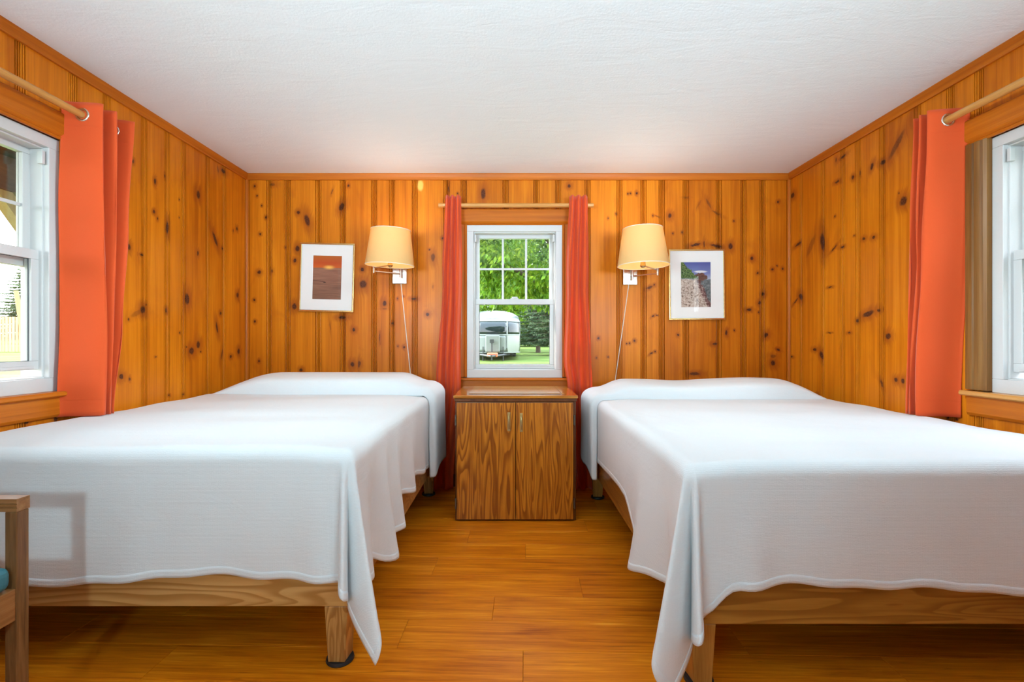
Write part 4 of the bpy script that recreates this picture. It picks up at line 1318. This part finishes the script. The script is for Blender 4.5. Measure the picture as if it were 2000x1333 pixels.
# ------------------------------------------------------------------ outdoors
def gh(x, y):
    """ground height: rises gently away from the cabin"""
    return -0.12 + 0.0150 * max(0.0, math.hypot(x, y) - 2.0)


gp = []
gxs = [-80 + 160 * i / 64 for i in range(65)]
gys = [-30 + 130 * i / 52 for i in range(53)]
G = [[(x, y, gh(x, y) - (0.35 if (XL - 0.6 < x < XR + 0.6 and YF - 0.6 < y < YB + 0.4) else 0)) for y in gys] for x in gxs]
lawn = struct(MB().grid(G, flip=True).build('lawn', M['lawn'], None, smooth=True))


def leaf_mesh(name, mat, pts, dirs, lens, wids, parent=None):
    """folded four-point leaves: base, two sides, tip"""
    n = len(pts)
    pts, dirs = np.asarray(pts, float), np.asarray(dirs, float)
    dirs /= np.linalg.norm(dirs, axis=1)[:, None] + 1e-9
    rnd = rng.normal(size=(n, 3))
    side = np.cross(dirs, rnd)
    side /= np.linalg.norm(side, axis=1)[:, None] + 1e-9
    nor = np.cross(side, dirs)
    L, Wd = np.asarray(lens)[:, None], np.asarray(wids)[:, None]
    v = np.empty((n, 4, 3))
    v[:, 0] = pts
    v[:, 1] = pts + dirs * L * 0.45 + side * Wd / 2 + nor * Wd * 0.15
    v[:, 2] = pts + dirs * L
    v[:, 3] = pts + dirs * L * 0.45 - side * Wd / 2 + nor * Wd * 0.15
    me = D.meshes.new(name)
    me.vertices.add(n * 4)
    me.vertices.foreach_set('co', v.reshape(-1))
    base = np.arange(n)[:, None] * 4
    tri = np.concatenate([base + np.array([0, 1, 2]), base + np.array([0, 2, 3])], axis=1).reshape(-1)
    me.loops.add(n * 6)
    me.loops.foreach_set('vertex_index', tri)
    me.polygons.add(n * 2)
    me.polygons.foreach_set('loop_start', np.arange(n * 2) * 3)
    me.update(calc_edges=True)
    me.materials.append(mat)
    o = D.objects.new(name, me)
    C.objects.link(o)
    if parent:
        o.parent = parent
    o['kind'] = 'stuff'
    return o


def broad_tree(label, x, y, trunk_h, crown, nclump, nleaf, leaf_len, mat, clump_r=0.45, droop=0.6, group=None):
    """crown: (radius x, radius y, radius z, centre height above ground)"""
    g = gh(x, y)
    root = tag(empty('broadleaf_tree', (x, y, g)), label, 'tree', group)
    rx, ry, rz, hc = crown
    tr = MB()
    tr.tube([(0, 0, -0.1), (0.02, 0, 0.4), (0.08, 0.05, trunk_h * 0.6), (0, 0, trunk_h), (0.1, -0.05, hc)], [0.30, 0.23, 0.19, 0.17, 0.07], 12)
    rr = random.Random(int(abs(x * 100)))
    for k in range(9):
        a = 2 * math.pi * k / 9 + rr.uniform(-0.3, 0.3)
        z0 = lerp(trunk_h * 0.75, hc, rr.random())
        e = (rx * 0.7 * math.cos(a), ry * 0.7 * math.sin(a), z0 + rr.uniform(0.3, 0.5) * rz)
        tr.tube([(0, 0, z0), lerp(Vector((0, 0, z0)), Vector(e), 0.5) + Vector((0, 0, 0.2)), e], [0.09, 0.06, 0.02], 8)
    tr.build('trunk', M['bark'], root, smooth='auto')
    d = rng.normal(size=(nclump, 3))
    d /= np.linalg.norm(d, axis=1)[:, None]
    rad = rng.uniform(0.55, 1.0, nclump) ** 0.5
    cen = d * rad[:, None] * np.array([rx, ry, rz]) + np.array([0, 0, hc])
    per = nleaf // nclump
    idx = np.repeat(np.arange(nclump), per)
    off = rng.normal(size=(len(idx), 3)) * np.array([1, 1, 0.75]) * clump_r * 0.5
    pts = cen[idx] + off
    outw = d[idx] * 0.6 + off / clump_r + rng.normal(size=off.shape) * 0.5
    outw[:, 2] -= droop
    keep = pts[:, 2] + g > g + 0.3
    pts, outw = pts[keep], outw[keep]
    n = len(pts)
    ln = leaf_len * rng.uniform(0.7, 1.25, n)
    leaf_mesh('foliage', mat, pts, outw, ln, ln * 0.45, root)
    return root


def spruce(label, x, y, h, r, nb, mat, group=None):
    g = gh(x, y)
    root = tag(empty('spruce_tree', (x, y, g)), label, 'tree', group)
    tr = MB().tube([(0, 0, -0.1), (0, 0, 0.5), (0, 0, h * 0.95)], [0.17, 0.14, 0.02], 10)
    P, Dr, Ln = [], [], []
    rr = random.Random(int(abs(x * 37 + y)))
    for k in range(nb):
        f = (k + rr.random()) / nb
        z = lerp(0.7, h * 0.97, f)
        R0 = r * (1 - f) ** 0.85 * rr.uniform(0.75, 1.1) + 0.12
        a = k * 2.39996 + rr.uniform(-0.3, 0.3)
        dv = Vector((math.cos(a), math.sin(a), -0.18))
        m = max(5, int(R0 * 16))
        tip = Vector((0, 0, z)) + dv * R0 + Vector((0, 0, 0.10 * R0))
        tr.tube([(0, 0, z), tip], [0.018, 0.004], 5, cap=False)
        for j in range(m):
            t_ = (j + 0.5) / m
            p = lerp(Vector((0, 0, z)), tip, t_) + Vector((0, 0, -0.05 * math.sin(math.pi * t_)))
            for sgn in (-1, 1, 0):
                sd = Vector((-dv.y, dv.x, 0)) * sgn
                for _ in range(2):
                    P.append(tuple(p))
                    dd = dv * 0.8 + sd * rr.uniform(0.5, 1.1) + Vector((0, 0, rr.uniform(-0.75, 0.25)))
                    Dr.append(tuple(dd))
                    Ln.append(lerp(0.42, 0.18, t_) * (0.6 + 0.4 * (1 - f)) * rr.uniform(0.7, 1.2))
    tr.build('trunk', M['bark'], root)
    Ln = np.array(Ln)
    leaf_mesh('needles', mat, P, Dr, Ln, Ln * 0.24, root)
    return root


# behind the back window
broad_tree('bright green leafy tree whose branches fill the upper panes of the back window', 1.9, 15.0, 2.6, (5.0, 3.2, 3.3, 5.3), 520, 46000, 0.19, M['leaf'], 0.55, 0.7)
GT = 'trees beyond the lawn'
broad_tree('leafy tree behind the silver trailer', -3.5, 36.0, 2.2, (5.5, 4.0, 5.0, 5.0), 260, 16000, 0.42, M['leaf'], 0.9, 0.3, GT)
broad_tree('tallest green tree, far behind the bright leafy branches in the back window', -2.5, 58.0, 2.0, (9.0, 4.0, 8.0, 8.0), 300, 16000, 0.6, M['leaf_mid'], 1.3, 0.3, GT)
broad_tree('low rounded green tree filling the gap behind the two spruces', 3.0, 47.0, 1.2, (5.0, 3.0, 4.2, 3.6), 220, 12000, 0.42, M['leaf_mid'], 0.9, 0.3, GT)
spruce('grey green spruce directly behind the end of the silver trailer', 1.75, 31.5, 6.0, 1.7, 110, M['needle'], GT)
spruce('tall grey green spruce beside the silver trailer, its trunk showing at the lawn', 2.45, 27.5, 7.0, 1.85, 130, M['needle'], GT)

# silver trailer
tx, ty = -0.83, 22.0
tg = gh(tx, ty)
trl = tag(empty('travel_trailer', (tx, ty, tg)), 'rounded silver travel trailer parked on the lawn, seen through the back window', 'trailer')
Z0, Z1 = 0.52 - tg, 2.53 - tg
HW = 1.27


def hw_at(z):
    k = Z0 + 1.42
    if z <= k:
        return HW * (0.965 + 0.035 * sstep(Z0, Z0 + 0.3, z))
    t_ = (z - k) / (Z1 - k)
    return HW * max(0.0, 1 - t_ ** 2.3) ** 0.42


def front_y(x, z):
    q = min(1.0, abs(x) / HW)
    t_ = max(0.0, (z - (Z0 + 0.95)) / (Z1 - Z0 - 0.95))
    return 0.95 * q ** 3.2 + 1.5 * t_ ** 2.4


NZt, NXt = 40, 40
S = []
for i in range(NZt + 1):
    z = lerp(Z0, Z1, (1 - (1 - i / NZt) ** 1.6))
    w = hw_at(z)
    row = []
    for j in range(NXt + 1):
        x = -w + 2 * w * j / NXt
        row.append((x, front_y(x, z), z))
    row.insert(0, (-w, 7.0, z))
    row.append((w, 7.0, z))
    S.append(row)
MB().grid(S).build('shell', M['aluminium'], trl, smooth=True)


def patch(name, mat, xa, xb, za, zb, off, parent=trl, n=14, thick=0.02):
    Pn = [[(lerp(xa, xb, j / n), front_y(lerp(xa, xb, j / n), lerp(za, zb, i / 6)) - off, lerp(za, zb, i / 6)) for j in range(n + 1)] for i in range(7)]
    o = MB().grid(Pn).build(name, mat, parent, smooth=True)
    so = o.modifiers.new('thick', 'SOLIDIFY')
    so.thickness = thick
    so.offset = 0
    return o


def zz(py):
    return 1.07 - (py - 667) * 22 / 955 - tg


wz0, wz1 = zz(653.5), zz(628.5)
patch('front_window', M['dark_glass'], -0.62, 0.62, wz0, wz1, 0.015)
for sg in (-1, 1):
    patch('side_window', M['dark_glass'], sg * 0.70, sg * 1.22, wz0, wz1, 0.015)
    patch('seam', M['alu_trim'], sg * 0.655 - 0.028, sg * 0.655 + 0.028, Z0 + 0.02, wz1 + 0.03, 0.022)
for zc in (wz1 + 0.03, wz0 - 0.03, Z0 + 0.03):
    patch('belt_trim', M['alu_trim'], -HW * 0.985, HW * 0.985, zc - 0.022, zc + 0.022, 0.024, n=30)
patch('lower_panel', M['alu_trim'], -0.62, 0.62, Z0 + 0.05, wz0 - 0.06, 0.010)
MB().box(-0.30, 0.33, -0.42, -0.02, zz(689), zz(656)).build('tank_cover', M['alu_trim'], trl, bevel=0.05, seg=4)
ja = MB().tube([(0.0, -0.75, zz(703) + 0.0), (0.0, -0.75, zz(671))], 0.035, 10)
ja.box(-0.09, 0.09, -0.84, -0.66, zz(671), zz(664))
ja.build('tongue_jack', M['dark_metal'], trl, smooth='auto')
fr_ = MB().tube([(-0.75, 0.5, Z0 - 0.06), (0, -1.25, Z0 - 0.10)], 0.05, 8)
fr_.tube([(0.75, 0.5, Z0 - 0.06), (0, -1.25, Z0 - 0.10)], 0.05, 8)
fr_.build('tongue_frame', M['dark_metal'], trl)
MB().box(-0.20, 0.26, -0.95, -0.62, Z0 - 0.15, Z0 + 0.04).build('tongue_box', M['red_paint'], trl, bevel=0.05, seg=3)
for xx in (-0.42, 0.48):
    MB().tube([(xx, -0.12, 0.0), (xx, -0.12, zz(678))], 0.022, 8).build('stabilizer', M['dark_metal'], trl)
MB().box(-1.05, 1.05, 0.9, 6.9, Z0 - 0.12, Z0 + 0.02).build('chassis', M['dark_metal'], trl)
for sg in (-1, 1):
    w = MB()
    w.lathe([(0.0, -0.1), (0.20, -0.1), (0.30, -0.09), (0.34, -0.06), (0.34, 0.06), (0.30, 0.09), (0.20, 0.1), (0.0, 0.1)], 28)
    w.move(Matrix.Translation((sg * 1.0, 4.3, 0.34)) @ Matrix.Rotation(R(90), 4, 'Y'))
    w.build('wheel', M['black'], trl, smooth='auto')
fc = D.curves.new('badge', 'FONT')
fc.body = 'AIRSTREAM'
fc.size = 0.12
fc.extrude = 0.006
fc.align_x = 'CENTER'
fo = D.objects.new('badge_lettering', fc)
C.objects.link(fo)
bz = zz(621.5)
fo.location = (0, front_y(0, bz) - 0.03, bz)
fo.rotation_euler = (R(64), 0, 0)
bpy.context.view_layer.update()
dg = bpy.context.evaluated_depsgraph_get()
me = D.meshes.new_from_object(fo.evaluated_get(dg))
lo = D.objects.new('lettering', me)
lo.matrix_world = fo.matrix_world.copy()
C.objects.link(lo)
lo.parent = trl
D.objects.remove(fo)
me.materials.clear()
me.materials.append(M['alu_trim'])

# beyond the left window: porch, pine, board fence, leaning post
po = tag(empty('porch_roof', (-3.0, 2.2, 0)), 'brown board porch roof with diagonal brace, outside the window above the armchair', 'porch')
px_, py_ = po.location.x, po.location.y
for k in range(9):
    xa = -2.11 - k * 0.20
    za, zb = 2.62 - (2.11 - 2.11 + k * 0.20) * 0.16, 2.62 - (k + 1) * 0.20 * 0.16
    MB().hexa([(xa - 0.197 - px_, -1.2 - py_, zb), (xa - px_, -1.2 - py_, za), (xa - px_, 5.2 - py_, za), (xa - 0.197 - px_, 5.2 - py_, zb),
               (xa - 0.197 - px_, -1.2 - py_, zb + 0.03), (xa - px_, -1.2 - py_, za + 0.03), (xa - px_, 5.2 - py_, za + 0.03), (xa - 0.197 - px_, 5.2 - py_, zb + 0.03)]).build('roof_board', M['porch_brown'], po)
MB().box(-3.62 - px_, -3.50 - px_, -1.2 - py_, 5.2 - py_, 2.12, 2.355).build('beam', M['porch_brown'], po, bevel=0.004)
for yy in (3.95, 0.6):
    MB().box(-3.61 - px_, -3.51 - px_, yy - 0.05 - py_, yy + 0.05 - py_, -0.11, 2.12).build('post', M['porch_post'], po, bevel=0.004)
MB().hexa([(-3.60 - px_, 3.93 - py_, 1.42), (-3.52 - px_, 3.93 - py_, 1.42), (-3.52 - px_, 3.93 - py_, 1.56), (-3.60 - px_, 3.93 - py_, 1.56),
           (-3.60 - px_, 3.20 - py_, 2.28), (-3.52 - px_, 3.20 - py_, 2.28), (-3.52 - px_, 3.20 - py_, 2.42), (-3.60 - px_, 3.20 - py_, 2.42)]).build('brace', M['porch_post'], po)
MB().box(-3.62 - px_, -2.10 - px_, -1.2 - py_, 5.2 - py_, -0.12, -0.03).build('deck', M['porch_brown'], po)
spruce('pale green pine beyond the board fence, through the window by the sunset print bed', -34.3, 34.5, 6.2, 2.6, 110, M['needle'])
fe = tag(empty('board_fence', (-31.0, 30.0, 0)), 'tan vertical board fence across the lawn, through the window by the sunset print bed', 'fence')
random.seed(11)
for k in range(60):
    a = -36.0 + k * 0.16
    yy = 27.5 + (k - 30) * 0.035
    g = gh(a, yy)
    MB().box(a + 31.0, a + 31.0 + 0.150, yy - 30.0, yy - 30.0 + 0.025, g, g + 2.0 + random.uniform(-0.02, 0.02)).build('board', M['fence'], fe)
for zz_ in (0.4, 1.7):
    MB().hexa([(-5.0, -3.5, gh(-36, 26.5) + zz_), (4.6, -1.4, gh(-26.5, 28.6) + zz_), (4.6, -1.36, gh(-26.5, 28.6) + zz_), (-5.0, -3.46, gh(-36, 26.5) + zz_),
               (-5.0, -3.5, gh(-36, 26.5) + zz_ + 0.09), (4.6, -1.4, gh(-26.5, 28.6) + zz_ + 0.09), (4.6, -1.36, gh(-26.5, 28.6) + zz_ + 0.09), (-5.0, -3.46, gh(-36, 26.5) + zz_ + 0.09)]).build('rail', M['fence'], fe)
pg = gh(-20.6, 20.8)
tag(MB().tube([(-20.6, 20.8, pg - 0.1), (-20.75, 20.75, pg + 1.4), (-20.95, 20.7, pg + 2.9)], [0.10, 0.09, 0.08], 12).build('wooden_post', M['porch_post'], None, smooth='auto'),
    'leaning brown wooden post in the lawn, through the window by the sunset print bed', 'post')

# beyond the right window: a grey sided building
nb = tag(empty('shed', (5.6, 4.5, 0)), 'grey building with upright siding boards outside the window by the rocky shore print bed', 'building')
for k in range(34):
    yy = -1.5 + k * 0.24
    MB().box(-0.02 if k % 2 else -0.045, 0.0, yy - 4.5 - 1.5, yy - 4.5 - 1.5 + 0.238, -0.05, 3.4).build('siding_board', M['siding'], nb)
MB().box(0.001, 2.5, -7.5, 2.2, -0.10, 3.4).build('wall', M['siding'], nb)
MB().prism([(-0.4, 3.4), (2.9, 3.4), (1.25, 4.6)], 'y', -7.8, 2.5).build('roof', M['porch_brown'], nb)
